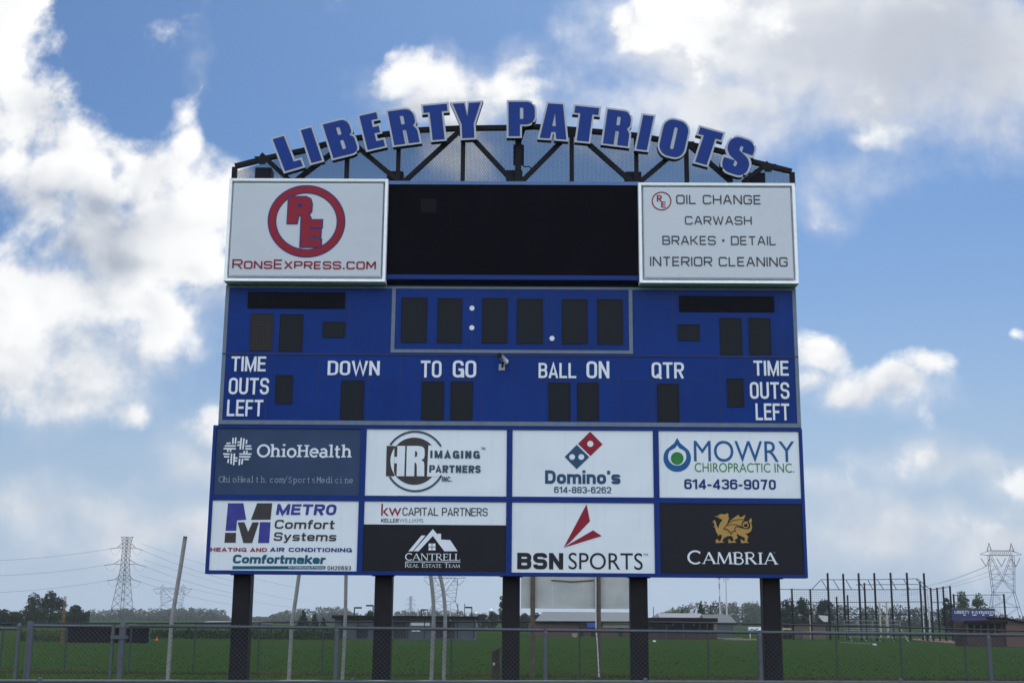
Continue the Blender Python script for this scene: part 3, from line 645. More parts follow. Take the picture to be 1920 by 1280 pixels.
# --- woven cross emblem on slate blue
A, _ = advert(0, 0, NAVYP, 'slate blue advert panel with woven cross emblem and pale slab lettering')
z = mapper(400, 800, .14583, YT)
bars = [((255, 140), (250, 218)), ((290, 135), (283, 218)), ((360, 138), (346, 288)), ((395, 148), (380, 288)), ((430, 165), (423, 218)),
        ((168, 212), (222, 208)), ((148, 244), (290, 244)), ((132, 278), (290, 280)), ((412, 246), (488, 246)), ((412, 280), (495, 282)),
        ((128, 347), (210, 349)), ((138, 382), (206, 384)), ((196, 412), (188, 462)), ((236, 340), (228, 478)), ((272, 340), (262, 492)),
        ((335, 348), (492, 348)), ((332, 382), (478, 384)), ((398, 415), (458, 416)), ((340, 406), (333, 492)), ((378, 406), (366, 480)),
        ((312, 195), (350, 196)), ((308, 234), (346, 234)), ((190, 286), (186, 320)), ((225, 286), (221, 320)), ((400, 306), (397, 340)), ((434, 306), (430, 340)), ((275, 400), (312, 400)), ((272, 436), (308, 436))]
k = MB()
for i, (a, b) in enumerate(bars):
    v, f = stroke([z(*a), z(*b)], .026); k.add([(p[0], YT - i * .0003, p[1]) for p in v], [tuple(reversed(q)) for q in f] if 0 else f)
k.build('emblem', WLET, A)
stroked('OhioHealth', SER, (481.7, 832.5, 659.6, 858), YT, WLET, A, w=.155, gap=.0, serif=.10)
stroked('OhioHealth.com/SportsMedicine', {**SER, 'M': (.8, [(1, [(.12, 0), (.12, 1)]), (1, [(.12, 1), (.4, .4), (.68, 1)]), (1, [(.68, 1), (.68, 0)])], [(.12, 0, .1), (.68, 0, .1)])},
        (410, 892, 661.8, 907.6), YT, mat('pale_print', (.34, .38, .46), .5), A, w=.075, serif=.06, mono=.78)

# --- ring and two letters
A, _ = advert(1, 0, WHITE, 'white advert panel with two big letters inside a dark open ring')
z = mapper(700, 800, .1198, YT)
def zarc(cx, cy, r, a0, a1, n=40): return [z(cx + r * math.cos(R(a0 + (a1 - a0) * i / n)), cy - r * math.sin(R(a0 + (a1 - a0) * i / n))) for i in range(n + 1)]
flat([zarc(640, 535, 370, 0, 354, 59), [z(*p) for p in ((208, 297), (345, 297), (330, 770), (197, 770))]], CHAR, A, 'emblem_disc', YT)
wl = [[z(*p) for p in ((862, 290), (1050, 290), (1050, 776), (840, 776))],
      [z(330, 330)] + [z(640 + 372 * math.cos(R(a)), 535 - 372 * math.sin(R(a))) for a in range(144, 220, 4)] + [z(322, 700)],
      [z(*p) for p in ((330, 468), (380, 468), (376, 570), (328, 570))],
      [z(*p) for p in ((378, 297), (500, 297), (484, 770), (364, 770))],
      [z(*p) for p in ((526, 297), (700, 297), (770, 310), (800, 345), (805, 430), (795, 490), (750, 520), (790, 545), (797, 590), (797, 770), (680, 770), (680, 600), (665, 560), (645, 556), (640, 770), (512, 770))]]
flat(wl, WHITE, A, 'emblem_letters', YT - .003)
flat([[z(*p) for p in ((655, 375), (680, 385), (690, 420), (682, 462), (650, 475))]], CHAR, A, 'emblem_counter', YT - .006)
for a0, a1 in ((30, 147), (211, 332)):
    v, f = stroke(zarc(655, 538, 465, a0, a1), .034); MB().add([(p[0], YT - .0045, p[1]) for p in v], f).build('emblem_arc', SLATE, A)
sans('IMAGING', (806.6, 842, 900, 861.3), YT - .004, SLATE, A, w=.25, a=.64, gap=.20)
sans('PARTNERS', (804.8, 869.5, 901.3, 886.5), YT - .004, SLATE, A, w=.25, a=.66, gap=.14)
sans('INC.', (828.8, 893, 847.4, 902.5), YT - .004, SLATE, A, w=.2)
sans('TM', (901.9, 838, 909.7, 843), YT - .004, SLATE, A, w=.16)

# --- domino tile
A, _ = advert(2, 0, WHITE, 'white advert panel with a red and blue domino tile emblem')
z = mapper(940, 790, .30729, YT)
def disc(cx, cy, r, n=22): return [z(cx + r * math.cos(2 * math.pi * i / n), cy - r * math.sin(2 * math.pi * i / n)) for i in range(n)]
flat([[z(*p) for p in ((542, 61), (618, 138), (544, 210), (467, 135))]], RED, A, 'emblem_red_tile', YT, [[disc(543, 135, 19)]])
flat([[z(*p) for p in ((460, 141), (537, 216), (460, 290), (386, 215))]], DOMB, A, 'emblem_blue_tile', YT, [[disc(432, 215, 18), disc(488, 215, 18)]])
sans("Domino's", (1022, 881, 1163.4, 906.8), YT, DOMB, A, w=.23, a=.80, gap=.08)
sans('614-883-6262', (1039, 912, 1146, 924), YT, DOMB, A, w=.17, a=.66, gap=.14)

# --- water drop
A, _ = advert(3, 0, WHITE, 'white advert panel with a blue water drop around a green dot')
def drop(cx, cy, r, tip):
    p = [(cx, tip)]
    p += [(cx + .22 * r, tip + (cy - tip) * .27)]
    p += [(cx + r * math.cos(R(a)), cy + r * math.sin(R(a))) for a in range(-38, 219, 8)]
    p += [(cx - .22 * r, tip + (cy - tip) * .27)]
    return [z(*q) for q in p]
flat([drop(1073, 222, 84, 98)], DBLUE, A, 'emblem_drop', YT, [[drop(1073, 212, 56, 142)]])
flat([disc(1073, 224, 39)], GREEN, A, 'emblem_dot', YT)
word('MOWRY', (1301, 826, 1490, 865.5), YT, DBLUE, A, bold=0)
word('CHIROPRACTIC INC.', (1302.6, 867.6, 1489, 885), YT, GREEN, A, bold=0)
sans('614-436-9070', (1283, 898, 1454.7, 917.5), YT, INKB, A, w=.19, a=.68, gap=.13)

# --- big two-tone M
A, _ = advert(0, 1, WHITE, 'white advert panel with a large blue and black letter M')
z = mapper(370, 790, .30729, YT)
Z_ = lambda L: [z(*p) for p in L]
flat([Z_(((187, 497), (281, 497), (298, 598), (242, 602), (237, 665), (172, 665))), Z_(((382, 612), (447, 612), (438, 740), (370, 740)))], PURPLE, A, 'emblem_blue')
flat([Z_(((170, 677), (236, 677), (234, 738), (165, 738))), Z_(((246, 613), (287, 613), (310, 672), (336, 613), (376, 613), (334, 740), (281, 740))), Z_(((365, 497), (457, 497), (447, 598), (327, 598)))], CHAR, A, 'emblem_black')
sans('METRO', (517.5, 944.6, 631, 968), YT, PURPLE, A, w=.23, a=.82, gap=.12, shear=.10)
sans('Comfort', (515, 974, 627.5, 991), YT, CHAR, A, w=.19, a=.88, gap=.13, shear=.08)
sans('Systems', (513, 997.5, 631, 1017.5), YT, CHAR, A, w=.19, a=.88, gap=.13, shear=.08)
sans('HEATING AND', (394.6, 1025, 500.6, 1034), YT, RED, A, w=.24, a=.95, gap=.15)
sans('AIR CONDITIONING', (506, 1025, 660, 1034.6), YT, INKB, A, w=.24, a=.95, gap=.15)
sans('Comfortmaker', (436.7, 1039.5, 610.6, 1057.5), YT, TEAL, A, w=.24, a=.80, gap=.06, shear=.07)
flat([Z_(((215, 880), (783, 880), (781, 900), (214, 900)))], TEAL, A, 'underline_bar')
word('Air Conditioning & Heating', (540, 1061.2, 608, 1066.0), YT - .003, WLET, A)
sans('OH20693', (614, 1060.4, 658, 1068), YT, INK, A, w=.17, a=.62, gap=.20)

# --- white over black with house roof
A, b4 = advert(1, 1, WHITE, 'advert panel half white half black with a white house roof emblem')
X0, X1, Z0, Z1 = b4; zs = bx(814, 983.2, YT)[1]
MB().box(X0 + .002, X1 - .002, YT, YA + .002, Z0 + .002, zs).build('black_field', DARKP, A)
word('kw', (714.8, 944, 752.6, 966.7), YT, RED, A, bold=0)
sans('CAPITAL PARTNERS', (754.7, 950, 914.5, 967), YT, CHAR, A, w=.125, a=.62, gap=.07)
sans('KELLER', (714.8, 971.5, 747.6, 979), YT, CHAR, A, w=.16)
word('WILLIAMS.', (748.4, 971.5, 795.6, 979), YT, mat('print_grey', (.25, .27, .3), .5), A, bold=0)
flat([Z_(((1288, 790), (1314, 790), (1392, 694), (1368, 694))),
      Z_(((1320, 790), (1437, 655), (1466, 688), (1466, 683), (1487, 683), (1487, 719), (1543, 722), (1588, 790), (1507, 790), (1437, 697), (1350, 790))),
      Z_(((1411, 743), (1430, 743), (1430, 762), (1411, 762))), Z_(((1434, 743), (1453, 743), (1453, 762), (1434, 762))),
      Z_(((1411, 766), (1430, 766), (1430, 785), (1411, 785))), Z_(((1434, 766), (1453, 766), (1453, 785), (1434, 785)))], WLET, A, 'emblem', YT - .005)
stroked('CANTRELL', SER, (759.6, 1036.5, 862.6, 1050.6), YT - .005, WLET, A, w=.12, gap=.06, serif=.06)
flat([Z_(((1268, 853), (1605, 853), (1605, 857), (1268, 857)))], WLET, A, 'underline_bar', YT - .005)
stroked('Real Estate Team', SER, (759, 1055, 862.6, 1063.6), YT - .005, WLET, A, w=.12, gap=.10, serif=.06, small=.78)

# --- red wedges
A, _ = advert(2, 1, WHITE, 'white advert panel with two red wedge blades over black lettering')
z = mapper(940, 790, .30729, YT)
flat([Z_(((380, 768), (520, 503), (541, 607), (420, 735))), Z_(((382, 768), (424, 741), (560, 662), (613, 697)))], RED, A)
sans('BSN', (969.8, 1035.8, 1056, 1066.6), YT, INK, A, w=.24, a=.80, gap=.10)
word('SPORTS', (1066, 1035.8, 1205, 1067.2), YT, INK, A, bold=.0)
word('TM', (1206, 1037, 1214.6, 1041.6), YT, INK, A)

# --- golden dragon
A, _ = advert(3, 1, DARKP, 'charcoal advert panel with a golden dragon above white serif lettering')
z = mapper(1320, 940, .1016, YT)
body = [(185, 268), (235, 284), (285, 298), (290, 322), (335, 318), (335, 345), (302, 385), (277, 440), (268, 492), (250, 470), (235, 440), (220, 380), (205, 345), (180, 330), (186, 362), (155, 360), (175, 390), (195, 412),
        (195, 450), (168, 468), (205, 472), (215, 530), (240, 580), (262, 612), (250, 638), (290, 608), (325, 612), (330, 650), (312, 700), (290, 735), (258, 702), (230, 678), (235, 712), (195, 714), (226, 735), (215, 764), (290, 756), (376, 750),
        (330, 722), (378, 660), (386, 640), (400, 667), (412, 640), (482, 630), (515, 625), (522, 655), (545, 678), (540, 715), (518, 738), (482, 704), (452, 680), (462, 712), (428, 716), (462, 736), (445, 763), (520, 755), (602, 755),
        (556, 716), (626, 660), (602, 612), (610, 588), (640, 612), (720, 650), (752, 665), (758, 700), (740, 732), (702, 702), (672, 680), (690, 713), (655, 716), (692, 736), (680, 766), (760, 757), (832, 760), (790, 726), (806, 690), (800, 657), (830, 662), (782, 602), (745, 587),
        (800, 586), (862, 550), (888, 480), (876, 405), (852, 378), (885, 380), (874, 300), (815, 355), (842, 358), (832, 372), (850, 410), (856, 470), (830, 500), (780, 505), (720, 488), (650, 462), (600, 455), (520, 440), (440, 420), (430, 400), (452, 330), (465, 296), (440, 262), (456, 238), (435, 210), (380, 236), (320, 224), (240, 258), (300, 272)]
wing = [(352, 500), (402, 460), (440, 420), (480, 350), (560, 290), (640, 235), (642, 268), (682, 287), (766, 240), (742, 300), (746, 330), (702, 372), (690, 420), (712, 462), (600, 448), (566, 480), (576, 532), (522, 548), (495, 592), (470, 548), (422, 504), (372, 500)]
flat([[z(*p) for p in body]], GOLD, A, 'emblem_body')
flat([[z(*p) for p in wing]], GOLD, A, 'emblem_wing', YT - .004)
k = MB()
v, f = stroke([z(775 + r * math.cos(R(a)), 432 - r * math.sin(R(a))) for a, r in [(60 + i * 18, 62 - i * 1.2) for i in range(26)]], .018); k.add([(p[0], YT - .005, p[1]) for p in v], f)
k.build('emblem_tail_curl', GOLD, A)
k = MB()
for i, L in enumerate((((430, 408), (520, 350), (640, 330), (745, 328)), ((410, 440), (500, 420), (600, 425), (705, 462)), ((355, 505), (380, 480), (410, 440), (445, 400)), ((372, 502), (430, 510), (470, 548), (495, 600)), ((495, 600), (520, 550), (580, 545)), ((580, 545), (562, 490), (600, 452), (720, 485), (800, 495), (825, 460)))):
    v, f = stroke([z(*p) for p in L], .011); k.add([(p[0], YT - .0075 - i * .0003, p[1]) for p in v], f)
k.build('emblem_lines', DARKP, A)
stroked('C', SER, (1288.8, 1031, 1313.4, 1057.5), YT, WLET, A, w=.13, serif=.06)
stroked('AMBRIA', SER, (1316, 1034, 1459, 1058), YT, WLET, A, w=.15, gap=.10, serif=.055)
kk = [z(1300 + 22 * math.cos(i), 940 + 22 * math.sin(i)) for i in [j * .63 for j in range(10)]]
flat([kk], mat('print_dim_red', (.07, .045, .055), .5), A, 'trade_mark')

# ------------------------------------------------------------------ video screen and the two big signs
YV = 21.20
scr = thing('video_screen', 'wide black video screen between the two white signs', 'video screen', (at(962, 430, YV).x, YV, bx(962, 523, YV)[1]))
X0, X1, Z0, Z1 = rect(727, 347, 1199.5, 516, YV)
lm = bpy.data.materials.new('led_screen_black'); lm.use_nodes = True; q = G(lm.node_tree); p = lm.node_tree.nodes['Principled BSDF']
co = q.n('ShaderNodeTexCoord').outputs['Object']; sp = q.n('ShaderNodeSeparateXYZ'); q.put(sp.inputs[0], co)
def tri(a, w): return q.m('ABSOLUTE', q.m('SUBTRACT', q.m('FRACT', q.m('DIVIDE', a, w)), .5))
line = q.m('MAXIMUM', q.ramp(tri(sp.outputs[2], .036), .30, .42), q.m('MULTIPLY', q.ramp(tri(sp.outputs[0], .036), .36, .46), .7))
big = q.m('MULTIPLY', q.ramp(q.noise(co, 1.4, 3, .6)[0], .4, .7), .5)
q.put(p.inputs['Base Color'], q.mix(q.m('ADD', q.m('MULTIPLY', line, .55), q.m('MULTIPLY', big, .4)), (.0015, .0012, .003, 1), (.0085, .0065, .012, 1)))
p.inputs['Roughness'].default_value = .55; p.inputs['Specular IOR Level'].default_value = .03
k = MB().box(X0, X1, YV, YV + .19, Z0, Z1).build('screen_face', lm, scr)
pan = rect(789, 373, 818, 399, YV)
k = MB()
for i in range(7):
    for j in range(7):
        x = pan[0] + (i + .5) * (pan[1] - pan[0]) / 7; zz = pan[2] + (j + .5) * (pan[3] - pan[2]) / 7
        k.box(x - .014, x + .014, YV - .006, YV - .001, zz - .012, zz + .012)
k.build('screen_module', mat('led_module_grey', (.012, .012, .016), .5, spec=.1), scr, label='paler square module near the top left of the screen')
X0, X1, Z0, Z1 = rect(728, 340, 1199, 346.6, YV - .02); MB().box(X0, X1, YV - .02, YV + .2, Z0 + .002, Z1).build('top_rail', mat('blue_top_rail', (.05, .12, .30), .35), scr)
X0, X1, Z0, Z1 = rect(723, 515.5, 1198, 524, YV - .02); MB().box(X0, X1, YV - .02, YV + .2, Z0, Z1 - .002).build('bottom_rail', BLUE_RAIL, scr)

YS = 21.06
def big_sign(tl, tr, br, bl, label):
    P4 = [bx(*p, YS) for p in (tl, tr, br, bl)]
    X0 = (P4[0][0] + P4[3][0]) / 2; X1 = (P4[1][0] + P4[2][0]) / 2; Z1 = (P4[0][1] + P4[1][1]) / 2; Z0 = (P4[2][1] + P4[3][1]) / 2
    t = thing('advert_sign', label, 'sign', ((X0 + X1) / 2, YS, Z0), 'pair of white signs beside the video screen')
    MB().loft(X0, X1, Z0, Z1, [(.06, YS + .33), (.006, YS + .33), (0, YS + .02), (.004, YS), (.046, YS + .004), (.052, YS + .012), (.056, YS + .10), (.066, YS + .102)], False).build('frame', ALU, t)
    MB().loft(X0 + .062, X1 - .062, Z0 + .062, Z1 - .062, [(0, YS + .1015), (.006, YS + .1015), (.008, YS + .09), (.022, YS + .018), (.030, YS + .010), (.045, YS + .006)]).build('sign_face', SIGNW, t)
    return t
YL = YS + .002
A = big_sign((432, 332), (728, 337), (722, 529), (417, 526), 'large white sign with red ringed letters and red web address')
def ell(cx, cy, rx, ry, n=56): return [bx(cx + rx * math.cos(2 * math.pi * i / n), cy - ry * math.sin(2 * math.pi * i / n), YL) for i in range(n)]
def ringp(m, a, b, y, name):
    k = MB(); n = len(a); k.add([(p[0], y, p[1]) for p in a] + [(p[0], y, p[1]) for p in b], [(i, (i + 1) % n, n + (i + 1) % n, n + i) for i in range(n)]); return k.build(name, m, A)
ringp(INKB, ell(574.6, 415, 73, 68), ell(574.6, 415, 56.5, 52), YL, 'ring_outline')
ringp(RED, ell(574.6, 415, 71.2, 66.2), ell(574.6, 415, 58.2, 53.8), YL - .002, 'ring')
z = mapper(420, 160, .2968, YL)
Rp = [(410, 705), (520, 705), (548, 722), (556, 760), (548, 800), (535, 815), (550, 835), (552, 850), (552, 872), (497, 872), (492, 822), (470, 822), (460, 872), (401, 872)]
Ep = [(500, 850), (620, 850), (618, 898), (545, 898), (543, 912), (610, 912), (608, 960), (540, 960), (538, 974), (613, 974), (612, 1020), (482, 1020)]
Rh = [(468, 752), (492, 752), (496, 762), (492, 772), (466, 772)]
# the two letters run into one another
RE = ccw([z(*p) for p in ((410, 705), (520, 705), (546, 718), (556, 750), (552, 795), (535, 820), (548, 838), (551, 851), (620, 851), (618, 898), (546, 898), (544, 912), (612, 912), (609, 960), (541, 960), (539, 975), (614, 975), (612, 1021), (482, 1021), (490, 822), (470, 822), (460, 872), (401, 872))])
flat([outset(RE, .018)], INKB, A, 'emblem_outline', YL - .003)
flat([RE], RED, A, 'emblem_letters', YL - .005, [[[z(*p) for p in Rh]]])
stroked('RonsExpress.com', SQ, (435.4, 486.5, 705, 505), YL - .003, RED, A, w=.17, gap=.16, small=.80)
B2 = big_sign((1198, 342), (1492, 343), (1497, 532), (1198, 530), 'large white sign listing car services in dark square capitals'); A = B2
ringp(RED, ell(1240.4, 377, 18.6, 17.6), ell(1240.4, 377, 16.4, 15.4), YL, 'ring')
sans('R', (1231.5, 366, 1241, 378.4), YL, RED, A, 'emblem_letters', w=.17)
sans('E', (1239.8, 378, 1248.2, 389), YL - .001, RED, A, 'emblem_letters', w=.17)
for s, b in (('OIL CHANGE', (1267.7, 365.5, 1425.7, 383.3)), ('CARWASH', (1284, 404, 1409.6, 422)), ('BRAKES * DETAIL', (1241.9, 442, 1454.1, 460)), ('INTERIOR CLEANING', (1218.7, 481.5, 1477, 500))):
    stroked(s, SQ, b, YL, mat('print_dark_slate', (.028, .032, .045), .45), A, w=.18, gap=.2)

# ------------------------------------------------------------------ arch with the name
YR = 21.36
arch = thing('arched_sign', 'arched dark truss with big blue letters along the top of the scoreboard', 'arched sign', (at(962, 338, YR).x, YR, bx(962, 338, YR)[1]))
CH = [(441, 312), (509, 295), (568, 283), (610, 271), (672, 259), (723, 252), (791, 244), (859, 241), (948, 240), (1003, 238), (1069, 243), (1116, 247), (1199, 255), (1229, 261), (1291, 271), (1348, 283), (1413, 304), (1437, 310), (1484, 322)]
CHp = [Vector((*bx(x, y, YR),)) for x, y in CH]; CHp = [Vector((p.x, YR, p.y)) for p in CHp]
zb = bx(962, 343, YR)[1]
k = MB()
for a, b in zip(CHp, CHp[1:]): k.bar(a, b, .082)
k.build('top_chord', BLACK, arch)
k = MB(); k.box(CHp[0].x - .04, CHp[-1].x + .04, YR - .04, YR + .04, zb - .10, zb - .02); k.build('bottom_chord', BLACK, arch)
def P3(px, py, y=YR): a, b = bx(px, py, y); return Vector((a, y, b))
for px in (441, 651, 747, 868, 1072, 1193, 1287, 1484):
    x = P3(px, 300).x
    ztop = next(a.z + (b.z - a.z) * (x - a.x) / (b.x - a.x) for a, b in zip(CHp, CHp[1:]) if a.x - 1e-6 <= x <= b.x + 1e-6) if CHp[0].x <= x <= CHp[-1].x else CHp[0 if px < 900 else -1].z
    w = .037 if px not in (441, 1484) else .042
    MB().box(x - w, x + w, YR - .036, YR + .036, zb - .04, ztop - .02).build('upright', BLACK, arch)
for a, b in (((490, 290), (545, 340)), ((655, 263), (556, 338)), ((655, 263), (746, 339)), ((866, 242), (758, 341)), ((870, 242), (962, 341)), ((976, 343), (1074, 244)), ((1074, 244), (1186, 343)), ((1198, 343), (1287, 268)), ((1285, 266), (1372, 342)), ((1393, 342), (1440, 306))):
    MB().bar(P3(*a), P3(*b), .076).build('diagonal_brace', BLACK, arch)
for px, py in ((653, 262), (868, 245), (1073, 246), (1286, 269), (493, 297), (1439, 311)):   # gusset plates where the braces meet the chord
    c = P3(px, py); g_ = [(c.x - .15, c.z + .02), (c.x - .05, c.z - .13), (c.x + .05, c.z - .13), (c.x + .15, c.z + .02)]
    MB().prism(g_, YR - .048, YR - .0425).build('gusset_plate', BLACK, arch)
cx0, cx1, cz0, cz1 = rect(962.5, 272.5, 982.5, 308, YR + .12)
MB().loft(cx0, cx1, cz0, cz1, [(.012, YR + .2), (.0, YR + .19), (.0, YR + .09), (.012, YR + .08)]).build('junction_box', BLACK, arch)
a = P3(972, 262); MB().box(a.x - .055, a.x + .055, YR - .035, YR + .05, zb - .05, a.z).build('mast', BLACK, arch)
MB().tube([P3(978, 309, YR + .05), P3(984, 313, YR + .05), P3(992, 312, YR + .05), P3(999, 318, YR + .05)], .011, 6).build('cable', BLACK, arch)
# expanded metal screen behind the chords
poly = [Vector((p.x, p.z)) for p in CHp]; poly = [Vector((poly[0].x, zb - .02))] + poly + [Vector((poly[-1].x, zb - .02))]
def clip(a, b, poly):                                 # convex clip; polygon clockwise
    t0, t1 = 0., 1.; d = b - a
    for i in range(len(poly)):
        p, q2 = poly[i], poly[(i + 1) % len(poly)]; e = q2 - p; n = Vector((e.y, -e.x))
        den = n.dot(d); num = n.dot(p - a)
        if abs(den) < 1e-12:
            if num < 0: return None
            continue
        t = num / den
        if den > 0: t1 = min(t1, t)
        else: t0 = max(t0, t)
        if t0 >= t1: return None
    return a + d * t0, a + d * t1
k = MB(); poly_cc = poly[::-1]
cw_, chh = .046, .0245; x0, x1 = poly[0].x, poly[-1].x; slope = chh / cw_; hh = 1.2
n = int((x1 - x0 + 2 * hh / slope) / cw_)
for sgn in (1, -1):
    for i in range(n):
        xx = x0 - (hh / slope if sgn > 0 else 0) + i * cw_ * 1.0
        a = Vector((xx, zb - .02)); b = Vector((xx + sgn * 0 + (hh / slope), zb - .02 + hh)) if sgn > 0 else Vector((xx - hh / slope, zb - .02 + hh))
        c = clip(a, b, poly_cc)
        if c and (c[1] - c[0]).length > .01:
            v, f = stroke([c[0], c[1]], .0064); y = YR + .055 + (.003 if sgn > 0 else 0)
            k.add([(p[0], y, p[1]) for p in v] + [(p[0], y + .002, p[1]) for p in v], [*f, *[tuple(j + 4 for j in reversed(q)) for q in f]])
k.build('mesh_screen', mat('dark_mesh_metal', (.014, .018, .035), .6, spec=.1), arch)
# letters
def hole(*p): return rounded(p)
GL = {
 'L': ([(0, 0), (.55, 0), (.55, .2), (.345, .2), (.345, 1), (0, 1)], [], .55),
 'I': ([(0, 0), (.34, 0), (.34, 1), (0, 1)], [], .34),
 'B': ([(0, 0), (.62, 0, .2), (.74, .1, .12), (.74, .46, .1), (.62, .53, .03), (.72, .60, .08), (.72, .86, .12), (.60, 1, .16), (0, 1)], [[(.33, .18, .01), (.43, .18, .035), (.43, .44, .035), (.33, .44, .01)], [(.33, .60, .01), (.43, .60, .035), (.43, .82, .035), (.33, .82, .01)]], .74),
 'E': ([(0, 0), (.54, 0), (.54, .19), (.32, .19), (.32, .42), (.50, .42), (.50, .60), (.32, .60), (.32, .81), (.53, .81), (.53, 1), (0, 1)], [], .54),
 'R': ([(0, 0), (.31, 0), (.31, .40, .02), (.41, .40, .04), (.41, 0), (.72, 0), (.72, .38, .08), (.62, .50, .04), (.71, .58, .06), (.71, .84, .12), (.58, 1, .17), (0, 1)], [[(.31, .57, .01), (.41, .57, .035), (.41, .82, .035), (.31, .82, .01)]], .72),
 'T': ([(.18, 0), (.54, 0), (.54, .80), (.72, .80), (.72, 1), (0, 1), (0, .80), (.18, .80)], [], .72),
 'Y': ([(.225, 0), (.565, 0), (.565, .40), (.79, 1), (.46, 1), (.395, .62), (.33, 1), (0, 1), (.225, .40)], [], .79),
 'P': ([(0, 0), (.33, 0), (.33, .34, .01), (.60, .34, .18), (.76, .48, .12), (.76, .86, .12), (.62, 1, .18), (0, 1)], [[(.33, .50, .01), (.43, .50, .035), (.43, .83, .035), (.33, .83, .01)]], .76),
 'A': ([(0, 0), (.29, 0), (.325, .19), (.445, .19), (.475, 0), (.77, 0), (.60, 1), (.17, 1)], [[(.335, .36), (.44, .36), (.39, .73)]], .77),
 'O': ([(.0, .16, .12), (.18, 0, .14), (.58, 0, .14), (.76, .16, .12), (.76, .84, .12), (.58, 1, .14), (.18, 1, .14), (0, .84, .12)], [[(.33, .20, .04), (.43, .20, .04), (.43, .80, .04), (.33, .80, .04)]], .76),
 'S': (None, [], .75)}
LET = [('L', (534.4, 321.3), (568, 311.5), (511.3, 261.3)), ('I', (584, 305.9), (603.8, 300.6), (563.8, 244.4)), ('B', (625, 296.9), (672.9, 285), (605, 233.8)), ('E', (689.4, 281.3), (721.9, 273.8), (673.8, 218)),
       ('R', (739.4, 272.5), (786.9, 266.3), (726.9, 209.4)), ('T', (800, 263.9), (845, 259.9), (793, 199)), ('Y', (851.9, 260.3), (904.4, 257.4), (848.8, 195)), ('P', (953.5, 255.4), (1002.9, 255.4), (953.5, 191.3)),
       ('A', (1011.9, 258.5), (1061.9, 261.9), (1016.9, 193.5)), ('T', (1070, 262.6), (1115, 267), (1078.8, 198.8)), ('R', (1130.5, 268.8), (1177, 274.5), (1139.4, 205)), ('I', (1193, 279.4), (1212.8, 281.8), (1206, 216)),
       ('O', (1232.8, 287.3), (1279.4, 299), (1247.8, 220.4)), ('T', (1292.5, 300.6), (1335.9, 312.5), (1313, 238.8)), ('S', (1349.4, 317.9), (1396.9, 333.5), (1371.9, 252.9))]
YLET = 21.16
for ch, bl, br, tl in LET:
    o, hs, wd_ = GL[ch]
    b0, b1, b2 = (Vector(bx(*p, YLET)) for p in (bl, br, tl))
    ux = (b1 - b0) / wd_; uy = b2 - b0
    mp = lambda p: tuple(b0 + ux * p[0] + uy * p[1])
    if ch == 'S':                                     # two hooks and a diagonal drawn as one outline
        turn = lambda p: (.75 - p[0], 1 - p[1])
        outl = rounded([(0, .36), (0, .15, .12), (.16, 0, .14), (.59, 0, .14), (.75, .15, .12), (.75, .40, .12), (.62, .54, .05), (.345, .665, .02), (.345, .79, .044), (.43, .79, .04), (.43, .64)])
        full = outl + [turn(p) for p in outl]
        pts = [mp(p) for p in full]; hs = []
    else: pts = [mp(p) for p in rounded(o)]
    pts = ccw(pts)
    back = outset(pts, .034)
    if ch == 'S':
        back = outset([mp(p) for p in rounded([(0, .15, .12), (.16, 0, .14), (.59, 0, .14), (.75, .15, .12), (.75, .42, .12), (.66, .52, .04), (.62, .59, .03), (.75, .62, .01), (.75, .85, .12), (.59, 1, .14), (.16, 1, .14), (0, .85, .12), (0, .58, .12), (.09, .48, .04), (.13, .41, .03), (0, .38, .01)])], .034)
    back = ccw(back)
    k = MB(); k.prism(back, YLET, YLET + .13)
    body = MB().wall(back, YLET + .006, YLET + .13); k2 = MB().poly(back, YLET + .13); body.add(k2.v, [tuple(reversed(f)) for f in k2.f])
    lb = body.build('letter', BLACK, arch)
    fp = MB().poly(back, YLET + .001); fp.wall(back, YLET + .001, YLET + .0065); fp.build('letter_edge', SILVER, lb)
    fc = MB().poly(pts, YLET - .005, [[mp(p) for p in rounded(h)] for h in hs]); fc.wall(pts, YLET - .005, YLET)
    fc.build('letter_face', LBLUE, lb)
# surveillance camera
c = at(940, 671, YF - .16)
cctv = thing('surveillance_camera', 'small white surveillance camera on a bracket at the middle of the scoreboard', 'camera', (c.x, YF, c.z - .12))
d = Vector((-.10, -.16, .07)).normalized()
cc = Vector((c.x + .02, YF - .15, c.z - .005))
MB().tube([cc - d * .12, cc + d * .10], .047, 16).build('housing', mat('camera_white', (.50, .50, .53), .35), cctv, True)
MB().tube([cc + d * .10, cc + d * .125], .047, 16, r2=.040).build('lens_hood', BLACK, cctv)
MB().tube([cc - d * .02 - Vector((0, 0, .045)), Vector((c.x + .02, YF - .07, c.z - .10)), Vector((c.x + .015, YF - .02, c.z - .125))], .016, 8).build('arm', BLACK, cctv)
MB().loft(c.x - .045, c.x + .06, c.z - .185, c.z - .075, [(0, YF - .001), (.0, YF - .018), (.008, YF - .022)]).build('mounting_plate', mat('bracket_grey', (.30, .32, .36), .5), cctv)
# ================================================================== GROUND
gm = bpy.data.materials.new('grass'); gm.use_nodes = True; q = G(gm.node_tree); p = gm.node_tree.nodes['Principled BSDF']
co = q.n('ShaderNodeNewGeometry').outputs['Position']
sq_ = q.v('MULTIPLY', co, (1., .35, 1.))
n1 = q.noise(sq_, .07, 4, .6)[0]; n2 = q.noise(co, 2.2, 6, .7)[0]; n3 = q.noise(q.v('MULTIPLY', co, (1., .22, 1.)), .5, 5, .65)[0]
c = q.mix(q.ramp(n2, .33, .67), (.019, .041, .009, 1), (.036, .074, .017, 1))
c = q.mix(q.m('MULTIPLY', q.ramp(n1, .40, .70), .5), c, (.040, .060, .015, 1))
sepg = q.n('ShaderNodeSeparateXYZ'); q.put(sepg.inputs[0], co)
